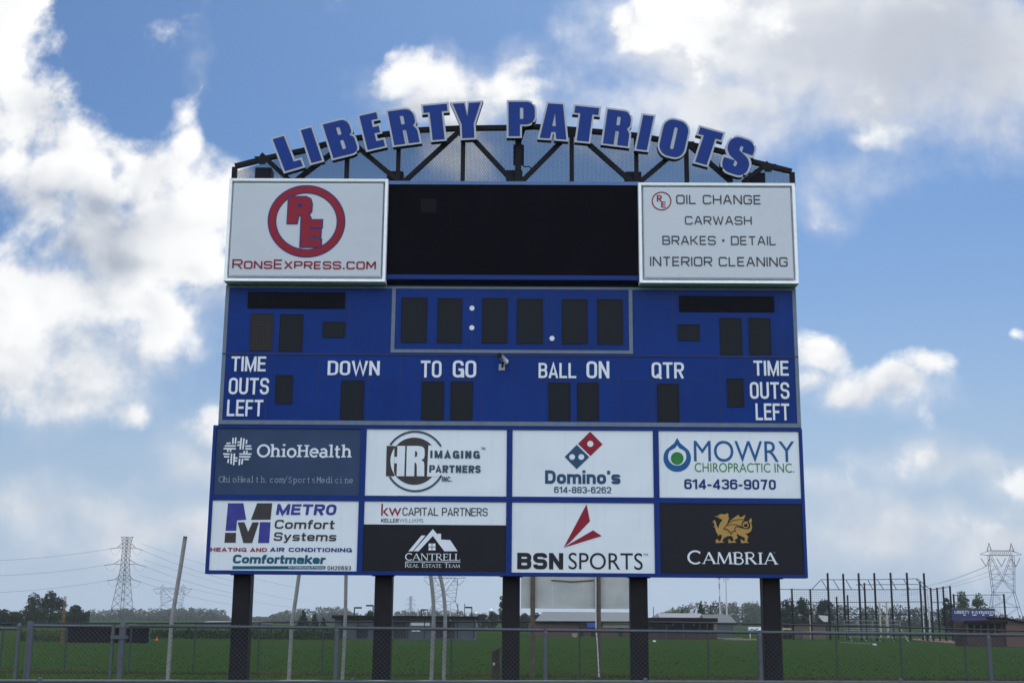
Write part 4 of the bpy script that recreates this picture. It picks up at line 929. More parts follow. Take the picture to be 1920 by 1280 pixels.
# worn strip of dry grass along the fence line
worn = q.m('MULTIPLY', q.ramp(q.m('ABSOLUTE', q.m('SUBTRACT', sepg.outputs[1], 48.2)), 3.2, .6), q.ramp(n3, .36, .60))
c = q.mix(q.m('MULTIPLY', worn, .75), c, (.055, .042, .024, 1))
bare = q.m('MULTIPLY', q.ramp(n3, .62, .72), .55); c = q.mix(bare, c, (.036, .036, .018, 1))
q.put(p.inputs['Base Color'], c); p.inputs['Roughness'].default_value = .95; p.inputs['Specular IOR Level'].default_value = 0.
b = q.n('ShaderNodeBump'); b.inputs['Strength'].default_value = .6; b.inputs['Distance'].default_value = .08
q.put(b.inputs['Height'], q.noise(co, 5., 5, .75)[0]); gm.node_tree.links.new(b.outputs[0], p.inputs['Normal'])
k = MB(); k.add([(-1600, -120, 0), (1600, -120, 0), (1600, 3500, 0), (-1600, 3500, 0)], [(0, 1, 2, 3)]); struct(k, 'ground', gm)
def gy(px, py): return 2.0 * FPX / max(4., py - horizon(px))     # rough distance of a ground point
def gpt(px, py, z=0.):
    d = ray(px, py); t = (z - EYE.z) / d.z; return EYE + d * t
def gpoly(L, z, name, m):
    k = MB(); pts = [gpt(*p) for p in L]; loops = [[Vector((a.x, a.y, 0)) for a in pts]]
    f = []
    for t in tessellate_polygon(loops):
        a, b_, c_ = (loops[0][i] for i in t); f.append(t if (b_ - a).cross(c_ - a).z > 0 else (t[0], t[2], t[1]))
    k.add([(a.x, a.y, z) for a in pts], f); return struct(k, name, m)
DIRT = mat('red_infield_dirt', (.16, .050, .035), .9, var=.2, scale=.5)
gpoly([(1712, 1196.6), (1760, 1197.2), (1820, 1203.5), (1935, 1209.6), (1935, 1211), (1830, 1208.8), (1760, 1203), (1708, 1198.6)], .012, 'infield_dirt', DIRT)
gpoly([(1352, 1197.4), (1390, 1196.4), (1440, 1197.2), (1440, 1199), (1400, 1199.8), (1360, 1199)], .012, 'infield_dirt', mat('brown_infield_dirt', (.085, .05, .035), .9, var=.2, scale=.5))
CH_ = mat('chalk', (.20, .21, .19), .9)
gpoly([(1302, 1195.6), (1392, 1195.2), (1392, 1195.9), (1302, 1196.2)], .016, 'chalk_line', CH_)
gpoly([(1575, 1203.4), (1640, 1206.4), (1640, 1206.9), (1575, 1203.9)], .016, 'chalk_line', CH_)

k = MB()
for i in range(12000):
    y = 40 + 55 * random.random() ** 1.3; x = random.uniform(-.46, .46) * y + .01 * y; h = random.uniform(.015, .05) * (1.8 if random.random() < .06 else 1)
    a = random.uniform(-.5, .5); w = random.uniform(.015, .045); lean = random.uniform(-.04, .04)
    k.add([(x - w * math.cos(a), y - w * math.sin(a), 0), (x + w * math.cos(a), y + w * math.sin(a), 0), (x + lean, y + lean, h)], [(0, 1, 2)])
k.build('grass_tufts', leaf_mat('grass_blades', (.020, .044, .009), (.044, .086, .020)), kind='stuff')

# ================================================================== FENCES
def chainlink(X0, X1, Y, z0, zt, cell, wire, m, parent, name='chain_mesh', barbs=True, knuckle=.045):
    """woven wire between X0 and X1 up to the height zt(x)"""
    k = MB(); zA, zB = zt(X0), zt(X1); r = wire / 2
    poly = [Vector((X0, z0)), Vector((X1, z0)), Vector((X1, zB + knuckle * .5)), Vector((X0, zA + knuckle * .5))]
    hh = max(zA, zB) + .1 - z0
    n = int((X1 - X0 + hh) / cell) + 2
    for sgn in (1, -1):
        for i in range(n):
            xx = X0 - (hh if sgn > 0 else 0) + i * cell
            c = clip(Vector((xx, z0)), Vector((xx + sgn * hh, z0 + hh)), poly)
            if not c or (c[1] - c[0]).length < .02: continue
            a, b = c; d = (b - a).normalized(); nn = Vector((-d.y, d.x)) * r
            y = Y + sgn * wire * .45
            k.add([(a.x + nn.x, y, a.y + nn.y), (a.x - nn.x, y, a.y - nn.y), (a.x, y - wire * .8, a.y), (b.x + nn.x, y, b.y + nn.y), (b.x - nn.x, y, b.y - nn.y), (b.x, y - wire * .8, b.y)],
                  [(0, 1, 4, 3), (1, 2, 5, 4), (2, 0, 3, 5)])
    if barbs:
        x = X0
        while x < X1:
            z = zt(x)
            k.tube([(x, Y, z - .03), (x + random.uniform(-.012, .012), Y - .004, z + knuckle * random.uniform(.7, 1.2))], max(.0035, wire), 4)
            x += cell
    return k.build(name, m, parent)
def post(parent, x, Y, z0, z1, r, name='post', cap=True, m=None, n=12):
    k = MB().tube([(x, Y, z0), (x, Y, z1)], r, n)
    if cap: k.tube([(x, Y, z1 - .015), (x, Y, z1 + .012), (x, Y, z1 + .035)], r * 1.22, n, r2=r * .45)
    return k.build(name, m or GALV, parent, True if False else False)

# --- chain link fence just before the scoreboard, with its gate on the left
Y1 = 19.5
A0 = at(242, 1172.5, Y1); A1 = at(1990, 1190.5, Y1)
zt = lambda x: A0.z + (A1.z - A0.z) * (x - A0.x) / (A1.x - A0.x)
fence = thing('chain_link_fence', 'long galvanised chain link fence running right from the thick gate post past the scoreboard', 'fence', (A0.x, Y1, 0), 'galvanised chain link fences')
MB().tube([A0, A1], .0235, 10).build('top_rail', GALV, fence, True)
chainlink(A0.x, A1.x, Y1 + .03, .04, zt, .069, .0036, WIRE, fence)
for a, b in ((632, 630), (1023, 1022), (1424, 1426), (1852, 1858)):
    x = at(a, 1182, Y1).x; post(fence, x, Y1, 0, zt(x) - .03, .036)
    MB().tube([(x, Y1, zt(x) - .03), (x, Y1, zt(x) + .028)], .032, 10).build('post_cap', GALV, fence)
gp = at(231, 1172, Y1)
gatepost = MB().tube([(gp.x, Y1, 0), (gp.x, Y1, gp.z)], .052, 16); gatepost.tube([(gp.x, Y1, gp.z - .02), (gp.x, Y1, gp.z + .015), (gp.x, Y1, gp.z + .05)], .058, 16, r2=.03)
gpo = thing('gate_post', 'thick galvanised gate post between the gate and the long fence', 'post', (gp.x, Y1, 0))
gatepost.build('shaft', GALV, gpo)
for z in (gp.z - .17, gp.z - .95): MB().box(gp.x - .16, gp.x + .07, Y1 - .06, Y1 + .06, z - .025, z + .025).build('hinge', GALV, gpo)
g0, g1 = at(61, 1171, Y1), at(213, 1172, Y1)
gate = thing('chain_link_gate', 'chain link gate leaf with a pipe frame at the far left', 'gate', (g0.x, Y1, 0))
fr = MB().tube([(g0.x, Y1, .1), (g0.x, Y1, g0.z + .05)], .026, 10).tube([(g1.x, Y1, .1), (g1.x, Y1, g1.z + .02)], .026, 10).tube([(g0.x, Y1, g0.z - .01), (g1.x, Y1, g1.z - .01)], .0235, 10).tube([(g0.x, Y1, .12), (g1.x, Y1, .12)], .0235, 10)
fr.build('frame', GALV, gate)
chainlink(g0.x, g1.x, Y1 + .03, .1, lambda x: g0.z + (g1.z - g0.z) * (x - g0.x) / (g1.x - g0.x), .069, .0036, WIRE, gate)
l0, l1 = at(-120, 1176, Y1), at(36, 1177.5, Y1)
lf = thing('chain_link_fence', 'short chain link fence stub left of the gate, ending in a thin post', 'fence', (l1.x, Y1, 0), 'galvanised chain link fences')
MB().tube([l0, l1], .0235, 10).build('top_rail', GALV, lf)
post(lf, l1.x, Y1, 0, l1.z + .05, .03)
chainlink(l0.x, l1.x, Y1 + .03, .04, lambda x: l0.z + (l1.z - l0.z) * (x - l0.x) / (l1.x - l0.x), .069, .0036, WIRE, lf)
lx = at(47.5, 1180, Y1); solo(MB().tube([(lx.x, Y1 + .15, 0), (lx.x, Y1 + .15, lx.z + .13)], .032, 12), 'latch_post', mat('dull_steel', (.11, .12, .16), .6, metal=.2), 'dark steel latch post standing left of the gate leaf', 'post')

# --- lower fence nearest the viewer, only its top rail in the picture
Y0 = 14.0
N0 = at(-60, 1276.6, Y0); N1 = at(1990, 1279.6, Y0)
zt0 = lambda x: N0.z + (N1.z - N0.z) * (x - N0.x) / (N1.x - N0.x)
nf = thing('low_fence', 'low chain link fence nearest the viewer, its pipe rail along the bottom edge', 'fence', (0, Y0, 0))
MB().tube([N0, N1], .021, 12).build('top_rail', GALV, nf, True)
chainlink(N0.x, N1.x, Y0 + .03, .04, lambda x: zt0(x) + .005, .069, .0036, WIRE, nf, knuckle=.02)
for px in (75, 661, 1210, 1688):
    x = at(px, 1276, Y0).x; post(nf, x, Y0, 0, zt0(x) - .02, .028)
    MB().tube([(x, Y0, zt0(x) - .028), (x, Y0, zt0(x) + .028), (x, Y0, zt0(x) + .045)], .028, 10, r2=.02).build('post_cap', GALV, nf)

# --- dark railed outfield fence behind the scoreboard
Y2 = 47.0
TOP = [(-60, 1168.5), (240, 1168), (480, 1166.5), (700, 1165), (960, 1164.6), (1216, 1165.5), (1420, 1168.8), (1600, 1173), (1760, 1177.5), (1990, 1184.5)]
TP = [at(x, y, Y2) for x, y in TOP]
of = thing('outfield_fence', 'long outfield fence with a dark cap rail crossing behind the scoreboard', 'fence', (0, Y2, 0))
MB().tube([a + Vector((0, 0, 0)) for a in TP], .032, 8).build('cap_rail', DARKRAIL, of)
def zt2(x):
    for a, b in zip(TP, TP[1:]):
        if a.x <= x <= b.x: return a.z + (b.z - a.z) * (x - a.x) / (b.x - a.x)
    return TP[-1].z
for a, b in zip(TP, TP[1:]):
    pass
k = MB()
x = TP[0].x
mesh2 = chainlink(TP[0].x, TP[-1].x, Y2 + .05, .03, lambda x: min(a.z for a in TP) - .02, .10, .0024, mat('dark_fence_wire', (.05, .055, .06), .6), of, barbs=False)
px = 4 - 120.3
while px < 1960:
    x = at(px, 1200, Y2).x; post(of, x, Y2 + .02, 0, zt2(x), .030, cap=False, m=mat('grey_green_post', (.045, .055, .058), .7, spec=.2), n=8); px += 120.3
# dry weeds along the foot of that fence
k = MB()
for i in range(5200):
    x = random.uniform(at(-40, 1260, Y2).x, at(1960, 1260, Y2).x); y = Y2 + random.gauss(0, .35); h = random.uniform(.03, .13) * (1.9 if random.random() < .12 else 1)
    a = random.uniform(0, math.pi); w = .012; lean = random.uniform(-.05, .05)
    k.add([(x - w * math.cos(a), y - w * math.sin(a), 0), (x + w * math.cos(a), y + w * math.sin(a), 0), (x + lean, y + lean, h)], [(0, 1, 2)])
wd_o = k.build('dry_grass', leaf_mat('dry_weeds', (.035, .045, .018), (.12, .095, .05)), kind='stuff')

# --- bent pale poles standing in the field
PL = [('leaning pale pole far left, its bent top standing free against the sky', [(347.5, 1005), (339, 1060), (329, 1120), (322, 1165), (319, 1205), (314, 1280), (311, 1330)], .050),
      ('pale pole leaning right beside the first support post', [(571, 1000), (560.5, 1078), (551, 1145), (547, 1172), (545, 1210), (541, 1280), (538, 1330)], .047),
      ('straight upright pale pole left of the second support post', [(650, 1000), (648.8, 1078), (647, 1170), (644, 1240), (641, 1290), (639, 1330)], .043),
      ('pale pole with a slight bend, left one of the close pair', [(798, 1010), (807.5, 1078), (812, 1120), (813.2, 1150), (812, 1185), (808.5, 1280), (806, 1330)], .048),
      ('sharply bowed pale pole, right one of the close pair', [(808, 1010), (825, 1078), (831.5, 1110), (834.5, 1145), (834.5, 1180), (831.5, 1280), (829, 1330)], .046)]
for lab, pts, r in PL:
    P_ = [at(x, y, 32.) for x, y in pts]; P_[-1].z = -.1
    sm = []
    for i in range(len(P_) - 1):
        p0 = P_[max(i - 1, 0)]; p1 = P_[i]; p2 = P_[i + 1]; p3 = P_[min(i + 2, len(P_) - 1)]
        for j in range(5):
            t = j / 5; sm.append(.5 * ((2 * p1) + (p2 - p0) * t + (2 * p0 - 5 * p1 + 4 * p2 - p3) * t * t + (3 * p1 - p0 - 3 * p2 + p3) * t ** 3))
    sm.append(P_[-1])
    solo(MB().tube(sm, r, 12), 'leaning_pole', POLEW, lab, 'pole', 'bent pale poles in the field', True)

# --- the back of an old wooden billboard
YB = 46.2
bb = thing('billboard', 'back of a pale weathered billboard on two brown wooden posts', 'billboard', (at(1060, 1200, YB).x, YB, 0))
X0, X1, Z0, Z1 = rect(977, 1040, 1212, 1140, YB + .12)
pm = mat('weathered_board', (.46, .46, .45), .8, var=.10, scale=1.1, col2=(.36, .37, .37))
n = 4
for i in range(n):
    a = X0 + (X1 - X0) * i / n; b = X0 + (X1 - X0) * (i + 1) / n
    MB().box(a + .002, b - .002, YB + .12, YB + .15, Z0, Z1 + 1.2).build('board', pm, bb)
for a in (999, 1122):
    x = at(a, 1120, YB).x; MB().tube([(x, YB, -.2), (x, YB, Z1 + 1.3)], .088, 10).build('wooden_post', WOOD, bb)
r0, r1 = at(1034, 1087, YB + .1), at(1113, 1087, YB + .1)
MB().tube([r0, (r0 + r1) / 2 + Vector((0, 0, -.05)), r1], .022, 6).build('rusty_bar', mat('rust', (.10, .06, .045), .8), bb)
MB().box(X0, X1, YB + .09, YB + .118, Z0 - .01, Z0 + .035).build('bottom_batten', mat('pale_batten', (.42, .43, .44), .7), bb)
MB().tube([at(1117, 1075, YB - .12), at(1117.5, 1178, YB - .12), at(1120, 1205, YB - .14), at(1123, 1268, YB - .15)], .021, 8).build('conduit', mat('conduit_grey', (.5, .52, .53), .5), bb)
# --- stump of a post beside the middle support
x = at(930, 1240, 25.).x; zt_ = at(930, 1217, 25.).z
st = thing('wooden_stub_post', 'short cut-off brown wooden post beside the middle support post', 'post', (x, 25., 0))
kk = MB(); ring = [(x + .085 * math.cos(j * math.pi / 6), 25. + .085 * math.sin(j * math.pi / 6)) for j in range(12)]
kk.add([(a, b, -.1) for a, b in ring] + [(a, b, zt_ + .05 * (a - x) / .09) for a, b in ring], [(j, (j + 1) % 12, 12 + (j + 1) % 12, 12 + j) for j in range(12)] + [tuple(range(12, 24))])
kk.build('shaft', WOOD, st)
tg = at(926, 1244, 24.9); MB().box(tg.x - .02, tg.x + .02, 24.895, 24.91, tg.z - .025, tg.z + .025).build('tag', WLET, st)

# ================================================================== TREES
def leaf(k, c, s):
    a = Vector((random.gauss(0, 1), random.gauss(0, 1), random.gauss(0, 1))).normalized(); b = a.orthogonal().normalized(); b2 = a.cross(b)
    s1 = s * random.uniform(.6, 1.2); s2 = s * random.uniform(.5, 1.)
    k.add([c + b * s1, c + b2 * s2, c - b * s1, c - b2 * s2], [(0, 1, 2, 3)])
def crown(k, blobs, n, s):
    ws = [b[1].x * b[1].z for b in blobs]
    for _ in range(n):
        c, r = random.choices(blobs, ws)[0]
        d = Vector((random.gauss(0, 1), random.gauss(0, 1), random.gauss(0, 1))).normalized() * random.uniform(.35, 1.) ** .5 * random.uniform(.9, 1.08)
        leaf(k, c + Vector((d.x * r.x, d.y * r.y, d.z * r.z)), s)
LEAFS = {'dark': leaf_mat('dark_leaves', (.012, .020, .011), (.030, .047, .020)), 'olive': leaf_mat('olive_leaves', (.030, .048, .016), (.075, .10, .034)),
         'grey': leaf_mat('grey_green_leaves', (.035, .055, .028), (.10, .125, .06)), 'hedge': leaf_mat('hedge_leaves', (.014, .026, .010), (.036, .055, .018)), 'mid': leaf_mat('mid_leaves', (.012, .025, .008), (.040, .062, .018)), 'hazy': leaf_mat('haze_paled_leaves', (.06, .085, .055), (.115, .14, .075)), 'pine': leaf_mat('conifer_needles', (.010, .022, .013), (.026, .044, .022))}  # hazy set: far haze mixed into the leaf colour itself
BARK = mat('bark', (.05, .042, .035), .9, var=.2)
def tree(px, top, wpx, Y, kind, label, name='tree', shape='round', n=1500, group='trees beyond the field'):
    m = Y / FPX; x = at(px, 1155, Y).x; h = at(px, top, Y).z; w = wpx * m
    t = thing(name, label, 'tree', (x, Y, 0), group)
    tr = MB().tube([(x, Y, -.1), (x + random.uniform(-.1, .1) * w, Y, h * .45), (x + random.uniform(-.2, .2) * w, Y, h * .8)], max(.1, h * .022), 7, r2=.04)
    blobs = []
    if shape == 'cone':
        for i in range(9):
            f = i / 8; blobs.append((Vector((x + random.uniform(-.12, .12) * w, Y, h * (.16 + .78 * f))), Vector((w * (1.05 - .95 * f), w * (1.05 - .95 * f), h * .11))))
    else:
        for i in range(random.randint(9, 13)):
            a = random.uniform(0, 2 * math.pi); rr = random.uniform(.2, .72) * w; zc = random.uniform(.24, .86)
            lim = 1 - abs(zc - .55) * 1.1
            s = random.uniform(.28, .46) * w
            blobs.append((Vector((x + rr * math.cos(a) * lim, Y + rr * math.sin(a) * lim, h * zc)), Vector((s, s, min(s * .9, h * (1 - zc) + .001 if zc > .8 else s * .9)))))
        blobs.append((Vector((x, Y, h * .45)), Vector((w * .85, w * .8, h * .40)))); blobs.append((Vector((x + random.uniform(-.2, .2) * w, Y, h * .82)), Vector((w * .42, w * .42, h * .18))))
        for c, r in blobs[:5]: tr.tube([(x, Y, h * .3), c], max(.05, h * .008), 5, r2=.02)
    tr.build('trunk', BARK, t)
    k = MB(); crown(k, blobs, n, max(.14, 1.15 * m * 1.6)); k.build('crown', LEAFS[kind], t)
    return t
TR = [(2, 1141, 17, 240, 'dark', 'dark tree cut by the left edge of the picture', 'round', 1300), (28, 1147, 17, 245, 'dark', 'small dark tree left of the big double-crowned one', 'round', 1300),
      (66, 1110, 27, 250, 'dark', 'tall dark tree, left half of the big double crown', 'round', 2400), (97, 1106, 27, 256, 'dark', 'tallest dark tree, right half of the big double crown', 'round', 2400),
      (142, 1133, 24, 236, 'dark', 'dark bushy tree behind the yellow pole', 'round', 1800),
      (569, 1145, 13, 230, 'pine', 'dark conifer between the first two support posts, larger of two', 'cone', 1300), (590, 1150, 9, 233, 'pine', 'smaller dark conifer right of the larger one', 'cone', 900), (607, 1157, 6, 240, 'pine', 'lowest little conifer beside the long shed', 'cone', 600),
      (692, 1143, 14, 230, 'dark', 'dark rounded tree just left of the second support post', 'round', 1200),
      (945, 1110, 13, 240, 'dark', 'tall narrow tree half hidden by the middle support post', 'round', 1700), (925, 1146, 15, 250, 'dark', 'low dark tree left of the middle support post', 'round', 1000), (904, 1150, 13, 255, 'dark', 'low dark tree beside the pale dome', 'round', 900),
      (985, 1148, 15, 230, 'dark', 'dark tree under the left end of the billboard', 'round', 1000), (1006, 1147, 14, 236, 'dark', 'dark tree behind the left billboard post', 'round', 1000), (1206, 1146, 17, 250, 'dark', 'dark tree behind the fourth support post', 'round', 1000),
      (1315, 1128, 15, 235, 'pine', 'tall dark conifer behind the grey dugout roof', 'cone', 1500), (1279, 1143, 10, 238, 'pine', 'small dark conifer beside the tall one behind the dugout', 'cone', 900),
      (1481, 1120, 22, 210, 'dark', 'dark tree right behind the fifth support post', 'round', 1700), (1507, 1118, 20, 216, 'dark', 'dark tree left of the backstop canopy', 'round', 1600), (1547, 1121, 22, 222, 'dark', 'dark tree behind the left end of the backstop', 'round', 1600),
      (1777, 1119, 15, 190, 'dark', 'dark narrow tree beside the backstop wing, left of the blue sign', 'round', 1500),
      (1807, 1106, 19, 200, 'grey', 'pale green open tree above the blue sign, left of two', 'round', 1500), (1838, 1110, 21, 206, 'grey', 'pale green open tree above the blue sign, right of two', 'round', 1600)]
for (px, top, w, Y, kind, lab, sh, n) in TR:
    tree(px, top, w, Y, kind, lab, 'conifer' if sh == 'cone' else 'tree', sh, n, 'conifers beyond the field' if sh == 'cone' else 'trees beyond the field')
def wood(prof, Y, n, kind, name='far_wood', depth=30., tw=9.):
    k = MB(); m = Y / FPX; x0, x1 = prof[0][0], prof[-1][0]; T = []
    top = lambda px: next(a[1] + (b[1] - a[1]) * (px - a[0]) / (b[0] - a[0]) for a, b in zip(prof, prof[1:]) if a[0] <= px <= b[0])
    for _ in range(int((x1 - x0) / tw * 4.2)):
        px = random.uniform(x0, x1); y = Y + random.uniform(0, depth); h = at(px, top(px) + random.choice((-1, 0, 1, 3, 6, 9, 13)) * .8, y).z
        if h < 2.2: h = 2.2
        w = tw * m * random.uniform(.6, 1.15); T.append((at(px, 1155, y).x, y, h, w))
    for _ in range(n):
        X, y, h, w = random.choice(T)
        d = Vector((random.gauss(0, 1), random.gauss(0, 1), random.gauss(0, 1))).normalized() * random.uniform(.6, 1.) ** .5 * random.uniform(.86, 1.1)
        zz = random.random() * h * .45 if random.random() < .3 else h * .55 + d.z * h * .46
        leaf(k, Vector((X + d.x * w, y + d.y * w, max(.3, zz))), 1.75 * m * random.uniform(.7, 1.4))
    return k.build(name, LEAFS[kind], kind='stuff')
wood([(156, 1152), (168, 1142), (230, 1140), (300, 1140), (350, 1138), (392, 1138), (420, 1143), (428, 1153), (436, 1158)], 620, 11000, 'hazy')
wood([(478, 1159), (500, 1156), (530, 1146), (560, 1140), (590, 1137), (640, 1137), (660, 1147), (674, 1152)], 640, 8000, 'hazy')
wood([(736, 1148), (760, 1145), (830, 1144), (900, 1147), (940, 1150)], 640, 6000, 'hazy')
wood([(1236, 1154), (1255, 1141), (1285, 1131), (1310, 1126), (1360, 1127), (1400, 1128), (1470, 1129)], 480, 15000, 'olive', tw=11.)
wood([(1455, 1134), (1500, 1127), (1560, 1129), (1620, 1136), (1690, 1133), (1745, 1137), (1800, 1148), (1925, 1153)], 400, 17000, 'mid', tw=13.)
wood([(960, 1153), (1060, 1150), (1130, 1151), (1230, 1153)], 500, 5000, 'olive')
# low scrub along the left end of the field
def hedge(x0, x1, top, Y, n, kind, label, name='hedge', h0=0.):
    k = MB(); m = Y / FPX
    for _ in range(n):
        px = random.uniform(x0, x1); t_ = top + 2.5 * math.sin(px * .35) * math.sin(px * .11) + random.uniform(-.5, 1.5)
        h = max(.3, at(px, t_, Y).z); y = Y + random.uniform(-1.2, 1.2)
        leaf(k, Vector((at(px, 1155, y).x, y, h * random.random())), max(.1, 1.6 * m))
    return solo(k, name, LEAFS[kind], label, name)
hedge(-20, 168, 1145, 225, 6500, 'hedge', 'low dark hedge below the tall trees at the left edge')
hedge(284, 640, 1180, 122, 3800, 'dark', 'low dark hedge along the far field edge left of the long shed')
hedge(40, 124, 1181, 104, 900, 'olive', 'dry brownish scrub between the gate and the black windscreen', 'scrub')

# ================================================================== FAR BUILDINGS AND FIELD FURNITURE
def pb(k, x0, y0, x1, y1, Y, d):                       # a block whose front face stands there in the photo
    X0, X1, Z0, Z1 = rect(x0, y0, x1, y1, Y); return k.box(X0, X1, Y, Y + d, Z0, Z1)
ROOFD = mat('dark_roofing', (.014, .0135, .0145), .9, var=.15, scale=2, spec=.0)
SHING = mat('grey_shingles', (.13, .145, .15), .85, var=.15, scale=2.5)
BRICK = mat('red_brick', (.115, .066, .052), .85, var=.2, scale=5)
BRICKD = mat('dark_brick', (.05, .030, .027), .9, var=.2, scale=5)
METALG = mat('grey_blue_siding', (.065, .078, .088), .7, var=.12, scale=1.5)
STEELD = mat('black_field_steel', (.008, .010, .012), .7, spec=.1)
OPEN = mat('dark_opening', (.008, .008, .010), .7)
def zero(o): pass
# long shed
Y = 124.
sh = thing('long_shed', 'long low grey shed with a dark flat roof behind the first and second posts', 'shed', (at(760, 1196, Y).x, Y, 0))
X0, X1, Z0, Z1 = rect(627, 1160, 888, 1196, Y)
MB().box(X0, X1, Y, Y + 8, 0, Z1).build('wall', METALG, sh)
pb(MB(), 622, 1153.5, 892, 1159.8, Y - .6, 9).build('roof', ROOFD, sh)
for px in range(640, 890, 31): pb(MB(), px, 1160, px + 1.6, 1196, Y - .5, .12).build('post', STEELD, sh)
for (a, b, c, d, nm, m) in ((738, 1166, 762, 1196, 'opening', OPEN), (770, 1164, 806, 1172, 'banner', WLET), (818, 1166, 852, 1196, 'opening', OPEN), (858, 1160.5, 884, 1168, 'window', mat('shed_window', (.05, .10, .12), .2)), (772, 1178, 788, 1183, 'banner', WLET), (842, 1160.5, 846, 1178, 'door', WLET), (668, 1172, 690, 1196, 'opening', OPEN)):
    pb(MB(), a, b, c, d, Y - .02, .015).build(nm, m, sh)
# brick building with the grey roof under the billboard
Y = 160.
bh = thing('brick_building', 'low brick building with a grey shingle roof seen under the billboard', 'building', (at(1100, 1190, Y).x, Y, 0))
X0, X1, Z0, Z1 = rect(992, 1166, 1216, 1193, Y)
MB().box(X0, X1, Y, Y + 12, 0, Z1).build('wall', BRICK, bh)
e = rect(1010, 1147, 1216, 1164, Y - .8)
rf = MB(); zr = at(1100, 1146.5, Y + 4).z
rf.add([(e[0] - .5, Y - .8, Z1 - .05), (e[1] + .5, Y - .8, Z1 - .05), (e[1] + .5, Y + 12.8, Z1 - .05), (e[0] - .5, Y + 12.8, Z1 - .05), (e[0] + .6, Y + 5.6, zr), (e[1] - .2, Y + 5.6, zr)], [(0, 1, 5, 4), (1, 2, 5), (2, 3, 4, 5), (3, 0, 4), (3, 2, 1, 0)])
rf.build('roof', SHING, bh)
pb(MB(), 1101, 1165, 1117.5, 1175.5, Y - .9, .85).build('awning', mat('blue_awning', (.012, .05, .30), .5), bh)
pb(MB(), 1130, 1166, 1184, 1176, Y - .03, .02).build('pale_panel', mat('beige_panel', (.34, .33, .27), .7), bh)
pb(MB(), 1128, 1161.5, 1190, 1164, Y - .85, .04).build('gutter', mat('pale_gutter', (.42, .41, .37), .6), bh)
for a in (1086, 1108, 1160): pb(MB(), a, 1176, a + 8, 1193, Y - .02, .015).build('door', OPEN, bh)
sb = solo(pb(MB(), 1073, 1186.5, 1082, 1193.6, 152, .8), 'storage_box', mat('tan_box', (.30, .24, .20), .8), 'tan storage box on the grass before the brick building', 'box')
# dugout
Y = 142.
dg_ = thing('dugout', 'dark brick dugout with a flat roof between the fourth and fifth posts', 'dugout', (at(1280, 1195, Y).x, Y, 0))
pb(MB(), 1214, 1157.5, 1346, 1164.8, Y - .4, 6).build('roof', ROOFD, dg_)
X0, X1, Z0, Z1 = rect(1216, 1165, 1345, 1196, Y)
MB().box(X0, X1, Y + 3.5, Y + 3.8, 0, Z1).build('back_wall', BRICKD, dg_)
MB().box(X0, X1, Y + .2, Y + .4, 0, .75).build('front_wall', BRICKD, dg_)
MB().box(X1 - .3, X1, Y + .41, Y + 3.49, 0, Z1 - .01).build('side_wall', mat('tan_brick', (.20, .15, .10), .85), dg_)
MB().box(X0 + .5, X1 - .5, Y + 2.6, Y + 3.1, .0, .5).build('bench', WOOD, dg_)
for px in (1249, 1281, 1312): pb(MB(), px, 1165, px + 1.2, 1196, Y, .1).build('post', GALV, dg_)
for px in (1262, 1301): 
    c_ = at(px, 1170.5, Y + 3.4); MB().box(c_.x - .07, c_.x + .07, Y + 3.42, Y + 3.49, c_.z - .08, c_.z + .08).build('wall_lamp', WLET, dg_)
def gable(label, x0, x1, ridge, eave, base, Y, roofm, wallm, name='clubhouse', inset=10, depth=9.):
    t = thing(name, label, 'building', (at((x0 + x1) / 2, base, Y).x, Y, 0))
    X0, X1 = at(x0, eave, Y).x, at(x1, eave, Y).x; ze = at((x0 + x1) / 2, eave, Y).z; zr = at((x0 + x1) / 2, ridge, Y + depth / 2).z; i_ = inset * Y / FPX
    MB().box(X0 + .4, X1 - .4, Y + .5, Y + depth - .5, 0, ze).build('wall', wallm, t)
    MB().add([(X0, Y, ze), (X1, Y, ze), (X1, Y + depth, ze), (X0, Y + depth, ze), (X0 + i_, Y + depth / 2, zr), (X1 - i_, Y + depth / 2, zr)], [(0, 1, 5, 4), (1, 2, 5), (2, 3, 4, 5), (3, 0, 4), (3, 2, 1, 0)]).build('roof', roofm, t)
    return t
gable('grey roofed clubhouse rising behind the dugout roof', 1236, 1327, 1149, 1157, 1190, 165., mat('pale_shingles', (.20, .215, .225), .8, var=.1, scale=2), METALG, inset=4)
gable('darker grey roofed clubhouse right of the dugout', 1322, 1382, 1151.5, 1167, 1194, 160., mat('slate_roof', (.085, .095, .10), .85, var=.12, scale=2), METALG, inset=3)
gable('far low building with a pale roof seen left of the first post', 372, 500, 1164, 1168, 1175, 330., mat('pale_shingles', (.2, .2, .2), .8), METALG)
bs = gable('small pale brick shed left of the backstop', 1500, 1556, 1166, 1169, 1197, 150., ROOFD, mat('pale_brick', (.20, .145, .115), .9, var=.15, scale=6), 'brick_shed', 2, 5.)
# white sign with a dark chevron, and a yellow machine
wb = thing('field_banner', 'white banner with a dark chevron on the fence beside the fifth post', 'banner', (at(1415, 1190, 138.).x, 138., 0))
pb(MB(), 1403, 1174.5, 1427, 1183.5, 138., .05).build('panel', WLET, wb)
k = MB(); v, f = stroke([bx(1405, 1182.5, 137.99), bx(1410, 1178.5, 137.99), bx(1415, 1182, 137.99), bx(1421, 1177, 137.99)], .09); k.add([(p[0], 137.99, p[1]) for p in v], f); k.build('chevron', INK, wb)
for a in (1406, 1424): pb(MB(), a, 1183, a + 1.4, 1196, 138.02, .06).build('leg', WLET, wb)
